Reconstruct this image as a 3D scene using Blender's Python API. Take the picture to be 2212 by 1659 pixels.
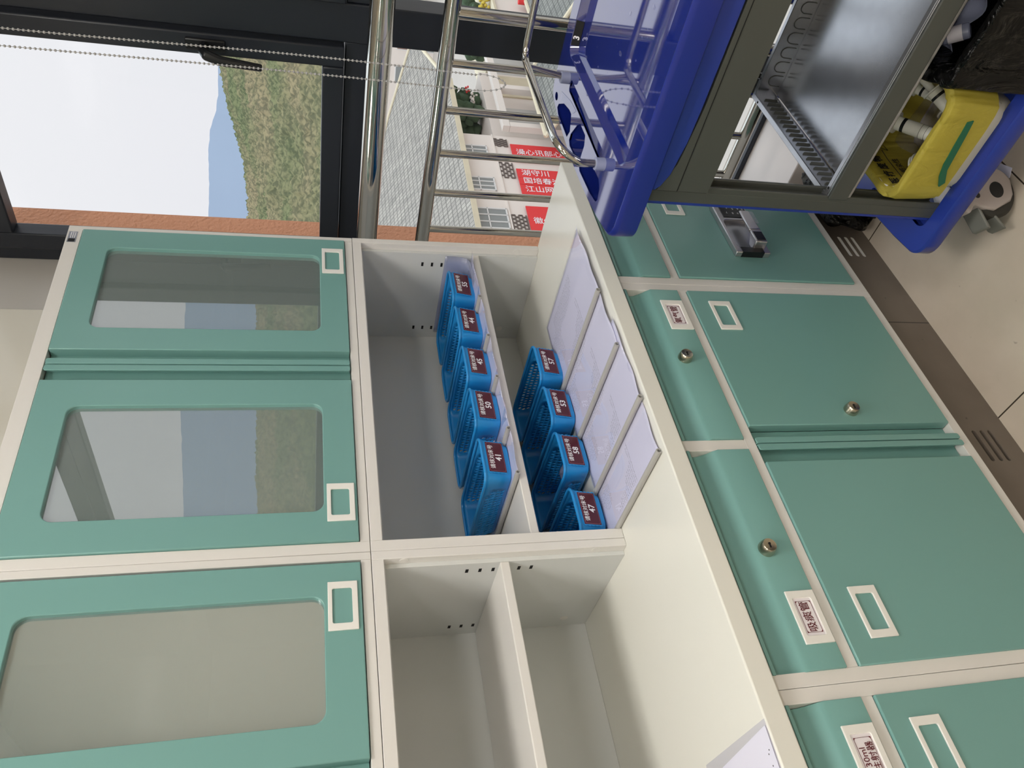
import bpy, bmesh, math, random
from mathutils import Vector, Matrix, noise
random.seed(7)
S = bpy.context.scene
COL = S.collection
for o in list(bpy.data.objects): bpy.data.objects.remove(o)

# ------------------------------------------------------------------ camera, sky, lights, exposure
cam_d = bpy.data.cameras.new('camera'); cam = bpy.data.objects.new('camera', cam_d); COL.objects.link(cam)
CP = Vector((-1.53910656, -1.20560193, 1.31437164))
RT = Vector((-0.16867922, -0.1885993, -0.96745937))
DN = Vector((-0.74754502, 0.6642106, 0.00085343))
FW = Vector((0.64243581, 0.72336338, -0.253025))
cam.matrix_world = Matrix(((RT.x, -DN.x, -FW.x, CP.x), (RT.y, -DN.y, -FW.y, CP.y), (RT.z, -DN.z, -FW.z, CP.z), (0, 0, 0, 1)))
cam_d.sensor_width = 36; cam_d.sensor_fit = 'HORIZONTAL'; cam_d.lens = 1700.946 * 36 / 2212
cam_d.clip_start = 0.02; cam_d.clip_end = 12000
S.camera = cam
S.view_settings.view_transform = 'Standard'; S.view_settings.look = 'None'
S.view_settings.gamma = 1; S.view_settings.use_curve_mapping = False
S.view_settings.exposure = 0.0

W = bpy.data.worlds.new('overcast_sky'); S.world = W; W.use_nodes = True
nt = W.node_tree; nt.nodes.clear()
tc = nt.nodes.new('ShaderNodeTexCoord'); sep = nt.nodes.new('ShaderNodeSeparateXYZ')
cr = nt.nodes.new('ShaderNodeValToRGB'); bg = nt.nodes.new('ShaderNodeBackground'); wo = nt.nodes.new('ShaderNodeOutputWorld')
nt.links.new(tc.outputs['Generated'], sep.inputs[0]); nt.links.new(sep.outputs['Z'], cr.inputs[0])
cr.color_ramp.elements[0].position = 0.0; cr.color_ramp.elements[0].color = (0.84, 0.84, 0.885, 1)
cr.color_ramp.elements[1].position = 0.42; cr.color_ramp.elements[1].color = (0.90, 0.90, 0.93, 1)
ez = cr.color_ramp.elements.new(0.75); ez.color = (0.80, 0.91, 1.0, 1)
mt = nt.nodes.new('ShaderNodeMapRange'); mt.inputs[1].default_value = 0.45; mt.inputs[2].default_value = 0.85; mt.inputs[3].default_value = 1.02; mt.inputs[4].default_value = 2.6
nt.links.new(sep.outputs['Z'], mt.inputs[0])
nt.links.new(cr.outputs[0], bg.inputs[0]); nt.links.new(mt.outputs[0], bg.inputs[1]); nt.links.new(bg.outputs[0], wo.inputs[0])
LAMP = 19.5          # radiance of the ceiling panels

# ------------------------------------------------------------------ materials
MATS = {}
def lin(c):
    c = c / 255.0
    return c / 12.92 if c <= 0.04045 else ((c + 0.055) / 1.055) ** 2.4
def rgb(r, g, b): return (lin(r), lin(g), lin(b), 1)
def mat(name, col, rough=0.5, metal=0.0, nscale=0, namt=0.0, bump=0.0, bscale=400, coat=0, trans=0, ior=1.45, spec=None):
    m = bpy.data.materials.new(name); m.use_nodes = True
    t = m.node_tree; b = t.nodes['Principled BSDF']
    b.inputs['Base Color'].default_value = col; b.inputs['Roughness'].default_value = rough; b.inputs['Metallic'].default_value = metal
    b.inputs['IOR'].default_value = ior
    if coat: b.inputs['Coat Weight'].default_value = coat; b.inputs['Coat Roughness'].default_value = 0.04
    if trans: b.inputs['Transmission Weight'].default_value = trans
    if spec is not None: b.inputs['Specular IOR Level'].default_value = spec
    if nscale:
        c = t.nodes.new('ShaderNodeTexCoord'); n = t.nodes.new('ShaderNodeTexNoise'); n.inputs['Scale'].default_value = nscale
        n.inputs['Detail'].default_value = 4
        mx = t.nodes.new('ShaderNodeMixRGB'); mx.inputs[1].default_value = col
        mx.inputs[2].default_value = tuple(min(1, v * (1 - namt)) for v in col[:3]) + (1,)
        t.links.new(c.outputs['Object'], n.inputs['Vector']); t.links.new(n.outputs['Fac'], mx.inputs[0]); t.links.new(mx.outputs[0], b.inputs['Base Color'])
    if bump:
        c = t.nodes.new('ShaderNodeTexCoord'); n = t.nodes.new('ShaderNodeTexNoise'); n.inputs['Scale'].default_value = bscale
        bp = t.nodes.new('ShaderNodeBump'); bp.inputs['Strength'].default_value = bump; bp.inputs['Distance'].default_value = 0.001
        t.links.new(c.outputs['Object'], n.inputs['Vector']); t.links.new(n.outputs['Fac'], bp.inputs['Height']); t.links.new(bp.outputs[0], b.inputs['Normal'])
    MATS[name] = m; return m
def glassmat(name, tint, r0=0.04, opacity=0.0, ocol=(0.1, 0.1, 0.1, 1), rough=0.0):
    m = bpy.data.materials.new(name); m.use_nodes = True; t = m.node_tree; t.nodes.clear(); N = t.nodes.new; L = t.links.new
    out = N('ShaderNodeOutputMaterial'); tr = N('ShaderNodeBsdfTransparent'); gl = N('ShaderNodeBsdfGlossy')
    df = N('ShaderNodeBsdfDiffuse'); lw = N('ShaderNodeLayerWeight'); m1 = N('ShaderNodeMixShader'); m2 = N('ShaderNodeMixShader')
    lw.inputs[0].default_value = 0.5
    p = N('ShaderNodeMath'); p.operation = 'POWER'; L(lw.outputs['Facing'], p.inputs[0]); p.inputs[1].default_value = 4.5
    a = N('ShaderNodeMath'); a.operation = 'MULTIPLY_ADD'; L(p.outputs[0], a.inputs[0]); a.inputs[1].default_value = 1 - r0; a.inputs[2].default_value = r0
    tr.inputs[0].default_value = tint; gl.inputs['Roughness'].default_value = rough; df.inputs[0].default_value = ocol
    m1.inputs[0].default_value = opacity
    L(tr.outputs[0], m1.inputs[1]); L(df.outputs[0], m1.inputs[2])
    L(a.outputs[0], m2.inputs[0]); L(m1.outputs[0], m2.inputs[1]); L(gl.outputs[0], m2.inputs[2]); L(m2.outputs[0], out.inputs[0])
    MATS[name] = m; return m
def emis(name, col, st):
    m = bpy.data.materials.new(name); m.use_nodes = True; t = m.node_tree; t.nodes.clear()
    out = t.nodes.new('ShaderNodeOutputMaterial'); e = t.nodes.new('ShaderNodeEmission'); e.inputs[0].default_value = col; e.inputs[1].default_value = st
    t.links.new(e.outputs[0], out.inputs[0]); MATS[name] = m; return m

mat('teal', rgb(120, 166, 160), 0.27, bump=0.05, bscale=900)
mat('offwhite', rgb(226, 223, 218), 0.30, bump=0.03, bscale=900)
mat('interior', rgb(214, 216, 214), 0.35)
mat('counter', rgb(232, 231, 222), 0.22, bump=0.02, bscale=500)
mat('white_plastic', rgb(238, 236, 230), 0.3)
mat('bar_grey', rgb(178, 176, 172), 0.35)
mat('paper', rgb(225, 224, 240), 0.7)
mat('card', rgb(238, 232, 236), 0.6)
mat('dark_red', rgb(96, 22, 34), 0.55)
mat('maroon', rgb(80, 12, 32), 0.25, coat=0.2)
mat('pink_line', rgb(190, 110, 125), 0.4)
mat('ink_white', rgb(245, 243, 246), 0.5)
mat('ink_black', rgb(18, 18, 20), 0.6)
mat('basket_blue', rgb(34, 144, 214), 0.26)
mat('lock_nickel', rgb(186, 178, 160), 0.27, metal=1.0)
mat('chrome', rgb(200, 198, 192), 0.12, metal=1.0)
mat('steel_tube', rgb(188, 184, 176), 0.10, metal=1.0)
mat('satin_steel', rgb(184, 186, 192), 0.24, metal=0.85, nscale=30, namt=0.2)
mat('satin_silver', rgb(196, 194, 198), 0.28, metal=0.9)
mat('black_frame', rgb(34, 38, 46), 0.35)
mat('black_plastic', rgb(22, 23, 26), 0.3)
mat('dark_hole', rgb(6, 6, 8), 0.8)
mat('tray_blue', rgb(26, 42, 128), 0.05, coat=1.0)
MATS['tray_blue'].node_tree.nodes['Principled BSDF'].inputs['Coat IOR'].default_value = 2.5
mat('tray_side', rgb(28, 44, 130), 0.28)
mat('base_blue', rgb(38, 58, 146), 0.25)
mat('trolley_grey', rgb(74, 76, 72), 0.42, bump=0.04, bscale=600)
mat('caster_grey', rgb(170, 160, 156), 0.4)
mat('pedal_grey', rgb(104, 104, 98), 0.5)
mat('rubber', rgb(50, 48, 44), 0.7)
mat('cap_grey', rgb(150, 156, 186), 0.4)
mat('bin_white', rgb(205, 200, 190), 0.4)
mat('syringe_body', rgb(222, 222, 214), 0.25)
mat('orange_wall', rgb(212, 150, 116), 0.9, bump=1.0, bscale=90)
MATS['orange_wall'].node_tree.nodes['Bump'].inputs['Distance'].default_value = 0.006
mat('reveal', rgb(196, 192, 186), 0.35)
mat('wall_paint', rgb(226, 222, 210), 0.14, coat=0.3)
mat('ceiling_paint', rgb(235, 233, 228), 0.8)
mat('sill', rgb(228, 218, 212), 0.5)
mat('ext_white', rgb(234, 222, 212), 0.8, nscale=0.6, namt=0.08)
mat('ext_glass', rgb(140, 142, 140), 0.25)
mat('ext_frame', rgb(222, 218, 214), 0.5)
mat('ext_brown', rgb(152, 124, 112), 0.7)
mat('banner_red', rgb(226, 58, 60), 0.6)
mat('lattice_dark', rgb(110, 98, 92), 0.7)
mat('cream_trim', rgb(222, 208, 180), 0.8, nscale=2, namt=0.2)
mat('shrub', rgb(84, 104, 76), 0.9, nscale=3, namt=0.6)
mat('yellow_leaf', rgb(200, 174, 70), 0.8)
mat('ground_mat', rgb(186, 176, 166), 0.9, nscale=0.2, namt=0.2)
mat('mountain', rgb(146, 157, 174), 1.0, nscale=0.002, namt=0.08, spec=0)  # blue of the aerial haze is painted into the ridge colour
mat('blind_grey', rgb(170, 168, 165), 0.7)
mat('chain_grey', rgb(176, 174, 172), 0.35)
mat('red_cap', rgb(190, 90, 30), 0.5)
mat('dark_green', rgb(24, 96, 70), 0.5)
glassmat('window_glass', (0.98, 0.985, 0.985, 1), 0.012)
glassmat('door_glass', (0.50, 0.55, 0.54, 1), 0.34, 0.42, (0.50, 0.60, 0.58, 1))
glassmat('clear_plastic', (0.97, 0.97, 1.0, 1), 0.03, 0.05, (0.8, 0.8, 0.95, 1), 0.05)
glassmat('cloudy_plastic', (0.85, 0.87, 0.97, 1), 0.04, 0.35, (0.62, 0.66, 0.85, 1), 0.15)
emis('lamp_glow', (1.0, 0.965, 0.915, 1), LAMP)

def grid_tiles(name, c1, c2, gc, sx, sy, ox, oy, g, rough, axes='XY', bw=False):
    m = bpy.data.materials.new(name); m.use_nodes = True; t = m.node_tree; b = t.nodes['Principled BSDF']; N = t.nodes.new; L = t.links.new
    c = N('ShaderNodeTexCoord'); s = N('ShaderNodeSeparateXYZ'); L(c.outputs['Object'], s.inputs[0])
    def line(out, size, off):
        a = N('ShaderNodeMath'); a.operation = 'SUBTRACT'; L(s.outputs[out], a.inputs[0]); a.inputs[1].default_value = off - g / 2
        d = N('ShaderNodeMath'); d.operation = 'DIVIDE'; L(a.outputs[0], d.inputs[0]); d.inputs[1].default_value = size
        f = N('ShaderNodeMath'); f.operation = 'FRACT'; L(d.outputs[0], f.inputs[0])
        l = N('ShaderNodeMath'); l.operation = 'LESS_THAN'; L(f.outputs[0], l.inputs[0]); l.inputs[1].default_value = g / size
        return l.outputs[0]
    mx = N('ShaderNodeMath'); mx.operation = 'MAXIMUM'
    L(line(axes[0], sx, ox), mx.inputs[0]); L(line(axes[1], sy, oy), mx.inputs[1])
    n = N('ShaderNodeTexNoise'); n.inputs['Scale'].default_value = 7; n.inputs['Detail'].default_value = 8; L(c.outputs['Object'], n.inputs['Vector'])
    r = N('ShaderNodeMapRange'); L(n.outputs['Fac'], r.inputs[0]); r.inputs[1].default_value = 0.35; r.inputs[2].default_value = 0.68
    m1 = N('ShaderNodeMixRGB'); L(r.outputs[0], m1.inputs[0]); m1.inputs[1].default_value = c1; m1.inputs[2].default_value = c2
    n2 = N('ShaderNodeTexNoise'); n2.inputs['Scale'].default_value = 38; n2.inputs['Detail'].default_value = 2; L(c.outputs['Object'], n2.inputs['Vector'])
    r2 = N('ShaderNodeMapRange'); L(n2.outputs['Fac'], r2.inputs[0]); r2.inputs[1].default_value = 0.72; r2.inputs[2].default_value = 0.78
    m3 = N('ShaderNodeMixRGB'); L(r2.outputs[0], m3.inputs[0]); L(m1.outputs[0], m3.inputs[1]); m3.inputs[2].default_value = tuple(v * 0.45 for v in c2[:3]) + (1,)
    m2 = N('ShaderNodeMixRGB'); L(mx.outputs[0], m2.inputs[0]); L(m3.outputs[0], m2.inputs[1]); m2.inputs[2].default_value = gc
    L(m2.outputs[0], b.inputs['Base Color']); b.inputs['Roughness'].default_value = rough
    MATS[name] = m; return m
grid_tiles('floor_tile', rgb(196, 184, 168), rgb(184, 172, 156), rgb(62, 54, 46), 0.552, 0.552, -0.205, -0.562, 0.003, 0.16)
grid_tiles('plinth_stone', rgb(116, 106, 96), rgb(104, 94, 84), rgb(50, 44, 38), 0.9, 5.0, -0.490, 2.0, 0.003, 0.3, 'XZ')
def roof_mat(name, c1, c2, scale):
    m = bpy.data.materials.new(name); m.use_nodes = True; t = m.node_tree; b = t.nodes['Principled BSDF']; N = t.nodes.new; L = t.links.new
    uv = N('ShaderNodeUVMap'); uv.uv_map = 'UVMap'
    br = N('ShaderNodeTexBrick'); br.inputs['Scale'].default_value = scale; br.offset = 0.0
    br.inputs['Color1'].default_value = c1; br.inputs['Color2'].default_value = c2; br.inputs['Mortar'].default_value = tuple(v * 0.5 for v in c1[:3]) + (1,)
    br.inputs['Mortar Size'].default_value = 0.05; br.inputs['Brick Width'].default_value = 0.5; br.inputs['Row Height'].default_value = 0.62
    n = N('ShaderNodeTexNoise'); n.inputs['Scale'].default_value = 1.6; n.inputs['Detail'].default_value = 8
    mp = N('ShaderNodeMapping'); mp.inputs['Scale'].default_value = (2.5, 0.5, 1)
    mx = N('ShaderNodeMixRGB'); mx.blend_type = 'MULTIPLY'; mx.inputs[0].default_value = 0.55
    cr = N('ShaderNodeValToRGB'); cr.color_ramp.elements[0].position = 0.35; cr.color_ramp.elements[0].color = (0.55, 0.53, 0.5, 1); cr.color_ramp.elements[1].position = 0.65; cr.color_ramp.elements[1].color = (1.15, 1.1, 1.05, 1)
    L(uv.outputs[0], br.inputs['Vector']); L(uv.outputs[0], mp.inputs[0]); L(mp.outputs[0], n.inputs['Vector']); L(n.outputs['Fac'], cr.inputs[0])
    L(br.outputs['Color'], mx.inputs[1]); L(cr.outputs[0], mx.inputs[2]); L(mx.outputs[0], b.inputs['Base Color']); b.inputs['Roughness'].default_value = 0.85
    MATS[name] = m; return m
roof_mat('roof_tiles', rgb(158, 152, 145), rgb(172, 166, 157), 1.9)
roof_mat('roof_slate', rgb(128, 128, 124), rgb(138, 138, 132), 1.9)
def forest_mat():
    m = bpy.data.materials.new('forest'); m.use_nodes = True; t = m.node_tree; b = t.nodes['Principled BSDF']; N = t.nodes.new; L = t.links.new
    c = N('ShaderNodeTexCoord'); n = N('ShaderNodeTexNoise'); n.inputs['Scale'].default_value = 0.011; n.inputs['Detail'].default_value = 3
    n2 = N('ShaderNodeTexNoise'); n2.inputs['Scale'].default_value = 0.30; n2.inputs['Detail'].default_value = 6
    L(c.outputs['Object'], n.inputs['Vector']); L(c.outputs['Object'], n2.inputs['Vector'])
    r = N('ShaderNodeValToRGB'); e = r.color_ramp.elements; e[0].position = 0.40; e[0].color = rgb(112, 116, 88); e[1].position = 0.60; e[1].color = rgb(140, 128, 104); L(n.outputs['Fac'], r.inputs[0])  # muted hill tones carry the aerial haze in the colour
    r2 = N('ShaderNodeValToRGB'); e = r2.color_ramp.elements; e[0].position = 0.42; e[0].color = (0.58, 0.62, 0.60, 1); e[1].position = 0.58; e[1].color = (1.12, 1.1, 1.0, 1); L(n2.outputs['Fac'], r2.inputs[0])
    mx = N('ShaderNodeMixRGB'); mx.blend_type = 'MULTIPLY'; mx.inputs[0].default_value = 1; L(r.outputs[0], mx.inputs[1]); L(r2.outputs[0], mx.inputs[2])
    L(mx.outputs[0], b.inputs['Base Color']); b.inputs['Roughness'].default_value = 1; b.inputs['Specular IOR Level'].default_value = 0
    MATS['forest'] = m
forest_mat()
def print_mat():
    # rows of small illegible print on a white sheet
    m = bpy.data.materials.new('printed_sheet'); m.use_nodes = True; t = m.node_tree; b = t.nodes['Principled BSDF']; N = t.nodes.new; L = t.links.new
    uv = N('ShaderNodeUVMap'); uv.uv_map = 'UVMap'; s = N('ShaderNodeSeparateXYZ'); L(uv.outputs[0], s.inputs[0])
    def M(op, a, b_=None):
        x = N('ShaderNodeMath'); x.operation = op
        for i, v in enumerate((a, b_)):
            if v is None: continue
            if isinstance(v, (int, float)): x.inputs[i].default_value = v
            else: L(v, x.inputs[i])
        return x.outputs[0]
    row = M('FRACT', M('MULTIPLY', s.outputs['Y'], 42.0)); inrow = M('LESS_THAN', M('ABSOLUTE', M('SUBTRACT', row, 0.5)), 0.24)
    ns = N('ShaderNodeTexNoise'); ns.inputs['Scale'].default_value = 1.0; ns.inputs['Detail'].default_value = 1
    mp = N('ShaderNodeMapping'); mp.inputs['Scale'].default_value = (95, 84, 1); L(uv.outputs[0], mp.inputs[0]); L(mp.outputs[0], ns.inputs['Vector'])
    word = M('GREATER_THAN', ns.outputs['Fac'], 0.50)
    n2 = N('ShaderNodeTexNoise'); n2.inputs['Scale'].default_value = 2.6; n2.inputs['Detail'].default_value = 1; L(uv.outputs[0], n2.inputs['Vector'])
    patch = M('GREATER_THAN', n2.outputs['Fac'], 0.47)
    zone = M('GREATER_THAN', s.outputs['Y'], 0.36); zx = M('LESS_THAN', M('ABSOLUTE', M('SUBTRACT', s.outputs['X'], 0.47)), 0.38)
    k = M('MULTIPLY', M('MULTIPLY', inrow, word), M('MULTIPLY', patch, M('MULTIPLY', zone, zx)))
    mx = N('ShaderNodeMixRGB'); L(M('MULTIPLY', k, 0.42), mx.inputs[0]); mx.inputs[1].default_value = rgb(226, 225, 242); mx.inputs[2].default_value = rgb(60, 60, 84)
    L(mx.outputs[0], b.inputs['Base Color']); b.inputs['Roughness'].default_value = 0.6; MATS['printed_sheet'] = m
print_mat()
def bag_mat(name, c1, trans, rough, opac):
    m = bpy.data.materials.new(name); m.use_nodes = True; t = m.node_tree; t.nodes.clear(); N = t.nodes.new; L = t.links.new
    out = N('ShaderNodeOutputMaterial'); p = N('ShaderNodeBsdfPrincipled'); tr = N('ShaderNodeBsdfTransparent'); tl = N('ShaderNodeBsdfTranslucent'); mx = N('ShaderNodeMixShader'); m2 = N('ShaderNodeMixShader')
    p.inputs['Base Color'].default_value = c1; p.inputs['Roughness'].default_value = rough; tr.inputs[0].default_value = c1; tl.inputs[0].default_value = c1
    c = N('ShaderNodeTexCoord'); n = N('ShaderNodeTexNoise'); n.inputs['Scale'].default_value = 26; n.inputs['Detail'].default_value = 4; n.inputs['Distortion'].default_value = 1.5
    mp = N('ShaderNodeMapping'); mp.inputs['Scale'].default_value = (1, 1, 0.35)
    bp = N('ShaderNodeBump'); bp.inputs['Strength'].default_value = 0.8; bp.inputs['Distance'].default_value = 0.008
    L(c.outputs['Object'], mp.inputs[0]); L(mp.outputs[0], n.inputs['Vector']); L(n.outputs['Fac'], bp.inputs['Height']); L(bp.outputs[0], p.inputs['Normal'])
    m2.inputs[0].default_value = trans; mx.inputs[0].default_value = opac
    L(p.outputs[0], m2.inputs[1]); L(tl.outputs[0], m2.inputs[2]); L(tr.outputs[0], mx.inputs[1]); L(m2.outputs[0], mx.inputs[2]); L(mx.outputs[0], out.inputs[0])
    MATS[name] = m
bag_mat('yellow_film', rgb(216, 202, 92), 0.4, 0.55, 0.78)
bag_mat('black_film', rgb(7, 7, 7), 0.0, 0.20, 1.0)
MATS['black_film'].node_tree.nodes['Principled BSDF'].inputs['Specular IOR Level'].default_value = 0.22
for n_ in MATS['black_film'].node_tree.nodes:
    if n_.type == 'BUMP': n_.inputs['Distance'].default_value = 0.02

# ------------------------------------------------------------------ mesh helpers
def wl(o):
    v = Vector((0, 0, 0))
    while o is not None: v += o.location; o = o.parent
    return v
def tag(o, label=None, cat=None, group=None, kind=None):
    if label: o['label'] = label
    if cat: o['category'] = cat
    if group: o['group'] = group
    if kind: o['kind'] = kind
    return o
def empty(name, loc, label, cat, group=None):
    o = bpy.data.objects.new(name, None); o.empty_display_size = 0.05; COL.objects.link(o); o.location = loc
    return tag(o, label, cat, group)
class MB:
    def __init__(s): s.bm = bmesh.new()
    def _f(s, vs):
        try: return s.bm.faces.new(vs)
        except ValueError: return None
    def box(s, x0, x1, y0, y1, z0, z1):
        v = [s.bm.verts.new((x, y, z)) for x in (x0, x1) for y in (y0, y1) for z in (z0, z1)]
        for f in ((0, 1, 3, 2), (4, 6, 7, 5), (0, 4, 5, 1), (2, 3, 7, 6), (0, 2, 6, 4), (1, 5, 7, 3)): s._f([v[i] for i in f])
        return s
    def hexa(s, pts):   # 8 points: bottom 4, top 4
        v = [s.bm.verts.new(p) for p in pts]
        for f in ((3, 2, 1, 0), (4, 5, 6, 7), (0, 1, 5, 4), (1, 2, 6, 5), (2, 3, 7, 6), (3, 0, 4, 7)): s._f([v[i] for i in f])
        return s
    def prism(s, poly, axis, a0, a1):
        def P(p, a): return {'x': (a, p[0], p[1]), 'y': (p[0], a, p[1]), 'z': (p[0], p[1], a)}[axis]
        A = [s.bm.verts.new(P(p, a0)) for p in poly]; B = [s.bm.verts.new(P(p, a1)) for p in poly]; n = len(poly)
        s._f(A[::-1]); s._f(B)
        for i in range(n): s._f([A[i], A[(i + 1) % n], B[(i + 1) % n], B[i]])
        return s
    def plate(s, outer, holes, axis, a0, a1):
        def P(p, a): return {'x': (a, p[0], p[1]), 'y': (p[0], a, p[1]), 'z': (p[0], p[1], a)}[axis]
        loops = []; edges = []
        for lp in [outer] + holes:
            vs = [s.bm.verts.new(P(p, a0)) for p in lp]; loops.append(vs)
            for i in range(len(vs)): edges.append(s.bm.edges.new((vs[i], vs[(i + 1) % len(vs)])))
        r = bmesh.ops.triangle_fill(s.bm, use_beauty=True, use_dissolve=False, edges=edges)
        fs = [g for g in r['geom'] if isinstance(g, bmesh.types.BMFace)]
        mp = {}
        for vs, lp in zip(loops, [outer] + holes):
            for v, p in zip(vs, lp): mp[v] = s.bm.verts.new(P(p, a1))
        for f in fs: s._f([mp[v] for v in reversed(f.verts)])
        for vs in loops:
            n = len(vs)
            for i in range(n): s._f([vs[i], vs[(i + 1) % n], mp[vs[(i + 1) % n]], mp[vs[i]]])
        return s
    def tube(s, pts, r, seg=12, closed=False, cap=True):
        pts = [Vector(p) for p in pts]; n = len(pts); rs = r if isinstance(r, (list, tuple)) else [r] * n
        rings = []; up = None
        for i in range(n):
            if closed: t = pts[(i + 1) % n] - pts[i - 1]
            elif i == 0: t = pts[1] - pts[0]
            elif i == n - 1: t = pts[-1] - pts[-2]
            else: t = (pts[i + 1] - pts[i]).normalized() + (pts[i] - pts[i - 1]).normalized()
            t.normalize()
            if up is None:
                a = Vector((0, 0, 1)) if abs(t.z) < 0.9 else Vector((1, 0, 0)); up = (a - t * a.dot(t)).normalized()
            else: up = (up - t * up.dot(t)).normalized()
            bn = t.cross(up)
            rings.append([s.bm.verts.new(pts[i] + (up * math.cos(2 * math.pi * k / seg) + bn * math.sin(2 * math.pi * k / seg)) * rs[i]) for k in range(seg)])
        m = n if closed else n - 1
        for i in range(m):
            A, B = rings[i], rings[(i + 1) % n]
            for k in range(seg): s._f([A[k], A[(k + 1) % seg], B[(k + 1) % seg], B[k]])
        if cap and not closed: s._f(rings[0][::-1]); s._f(rings[-1])
        return s
    def lathe(s, prof, c, axis=(0, 0, 1), seg=24):
        ax = Vector(axis).normalized(); a = Vector((0, 0, 1)) if abs(ax.z) < 0.9 else Vector((1, 0, 0)); u = (a - ax * a.dot(ax)).normalized(); w = ax.cross(u); c = Vector(c)
        rings = []
        for r, h in prof:
            if r < 1e-6: rings.append([s.bm.verts.new(c + ax * h)])
            else: rings.append([s.bm.verts.new(c + ax * h + (u * math.cos(2 * math.pi * k / seg) + w * math.sin(2 * math.pi * k / seg)) * r) for k in range(seg)])
        for A, B in zip(rings, rings[1:]):
            for k in range(seg):
                k2 = (k + 1) % seg
                if len(A) == 1 and len(B) == 1: continue
                if len(A) == 1: s._f([A[0], B[k], B[k2]])
                elif len(B) == 1: s._f([A[k], A[k2], B[0]])
                else: s._f([A[k], A[k2], B[k2], B[k]])
        if len(rings[0]) > 1: s._f(rings[0][::-1])
        if len(rings[-1]) > 1: s._f(rings[-1])
        return s
    def surf(s, fn, nu, nv, cu=False, cv=False):
        V = [[s.bm.verts.new(fn(i / nu, j / nv)) for j in range(nv + (0 if cv else 1))] for i in range(nu + (0 if cu else 1))]
        for i in range(nu):
            for j in range(nv):
                s._f([V[i][j], V[(i + 1) % len(V)][j], V[(i + 1) % len(V)][(j + 1) % len(V[0])], V[i][(j + 1) % len(V[0])]])
        return s
    def quad(s, a, b, c, d): s._f([s.bm.verts.new(p) for p in (a, b, c, d)]); return s
    def sphere(s, c, r, seg=10, sc=(1, 1, 1)):
        r_ = bmesh.ops.create_icosphere(s.bm, subdivisions=2 if seg > 8 else 1, radius=r)
        for v in r_['verts']: v.co = Vector((v.co.x * sc[0], v.co.y * sc[1], v.co.z * sc[2])) + Vector(c)
        return s
    def xf(s, M):
        for v in s.bm.verts: v.co = M @ v.co
        return s
    def build(s, name, m, parent=None, origin=None, smooth=True, bev=0, bseg=2, solid=0, subd=0, angle=35, uvplane=None, recalc=True):
        off = wl(parent) if parent is not None else Vector(origin or (0, 0, 0))
        for v in s.bm.verts: v.co -= off
        if recalc: bmesh.ops.recalc_face_normals(s.bm, faces=s.bm.faces)
        if uvplane:
            O, U, V, su, sv = uvplane; O = Vector(O); U = Vector(U); V = Vector(V); l = s.bm.loops.layers.uv.new('UVMap')
            for f in s.bm.faces:
                for lp in f.loops:
                    p = lp.vert.co + off - O; lp[l].uv = (p.dot(U) / su, p.dot(V) / sv)
        me = bpy.data.meshes.new(name); s.bm.to_mesh(me); s.bm.free()
        if smooth:
            me.polygons.foreach_set('use_smooth', [True] * len(me.polygons))
            me.set_sharp_from_angle(angle=math.radians(angle))
        for x in (m if isinstance(m, (list, tuple)) else [m]): me.materials.append(MATS[x])
        o = bpy.data.objects.new(name, me); COL.objects.link(o)
        if parent is not None: o.parent = parent
        else: o.location = off
        if bev:
            b = o.modifiers.new('bevel', 'BEVEL'); b.width = bev; b.segments = bseg; b.limit_method = 'ANGLE'; b.angle_limit = math.radians(40); b.harden_normals = False
        if solid: q = o.modifiers.new('solid', 'SOLIDIFY'); q.thickness = solid; q.offset = 0
        if subd: q = o.modifiers.new('sub', 'SUBSURF'); q.levels = subd; q.render_levels = subd
        return o
def rrect(x0, x1, y0, y1, r, n=5):
    pts = []
    for cx, cy, a0 in ((x1 - r, y1 - r, 0), (x0 + r, y1 - r, 90), (x0 + r, y0 + r, 180), (x1 - r, y0 + r, 270)):
        for i in range(n + 1):
            a = math.radians(a0 + 90 * i / n); pts.append((cx + r * math.cos(a), cy + r * math.sin(a)))
    return pts
def copy_tree(o, parent=None):
    c = o.copy(); COL.objects.link(c)
    if parent is not None: c.parent = parent
    for ch in list(o.children): copy_tree(ch, c)
    return c
FONTS = {}
def lettering(text, size, m, parent, loc, xdir=(1, 0, 0), ydir=(0, 0, 1), name='lettering', align='CENTER', depth=0.0002, bold=0.0, sx=1.0, label=None):
    cu = bpy.data.curves.new('txt', 'FONT'); cu.body = text; cu.size = size; cu.align_x = align; cu.align_y = 'CENTER'; cu.extrude = depth; cu.offset = bold; cu.resolution_u = 2
    t = bpy.data.objects.new('txt', cu); COL.objects.link(t)
    dg = bpy.context.evaluated_depsgraph_get(); dg.update()
    me = bpy.data.meshes.new_from_object(t.evaluated_get(dg)); bpy.data.objects.remove(t); bpy.data.curves.remove(cu)
    X = Vector(xdir).normalized(); Y = Vector(ydir).normalized(); Z = X.cross(Y); off = wl(parent); L = Vector(loc) - off
    for v in me.vertices:
        p = v.co; v.co = L + X * p.x * sx + Y * p.y + Z * p.z
    me.materials.clear(); me.materials.append(MATS[m]); me.name = name
    o = bpy.data.objects.new(name, me); COL.objects.link(o); o.parent = parent
    if label: o['label'] = label
    return o

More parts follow.
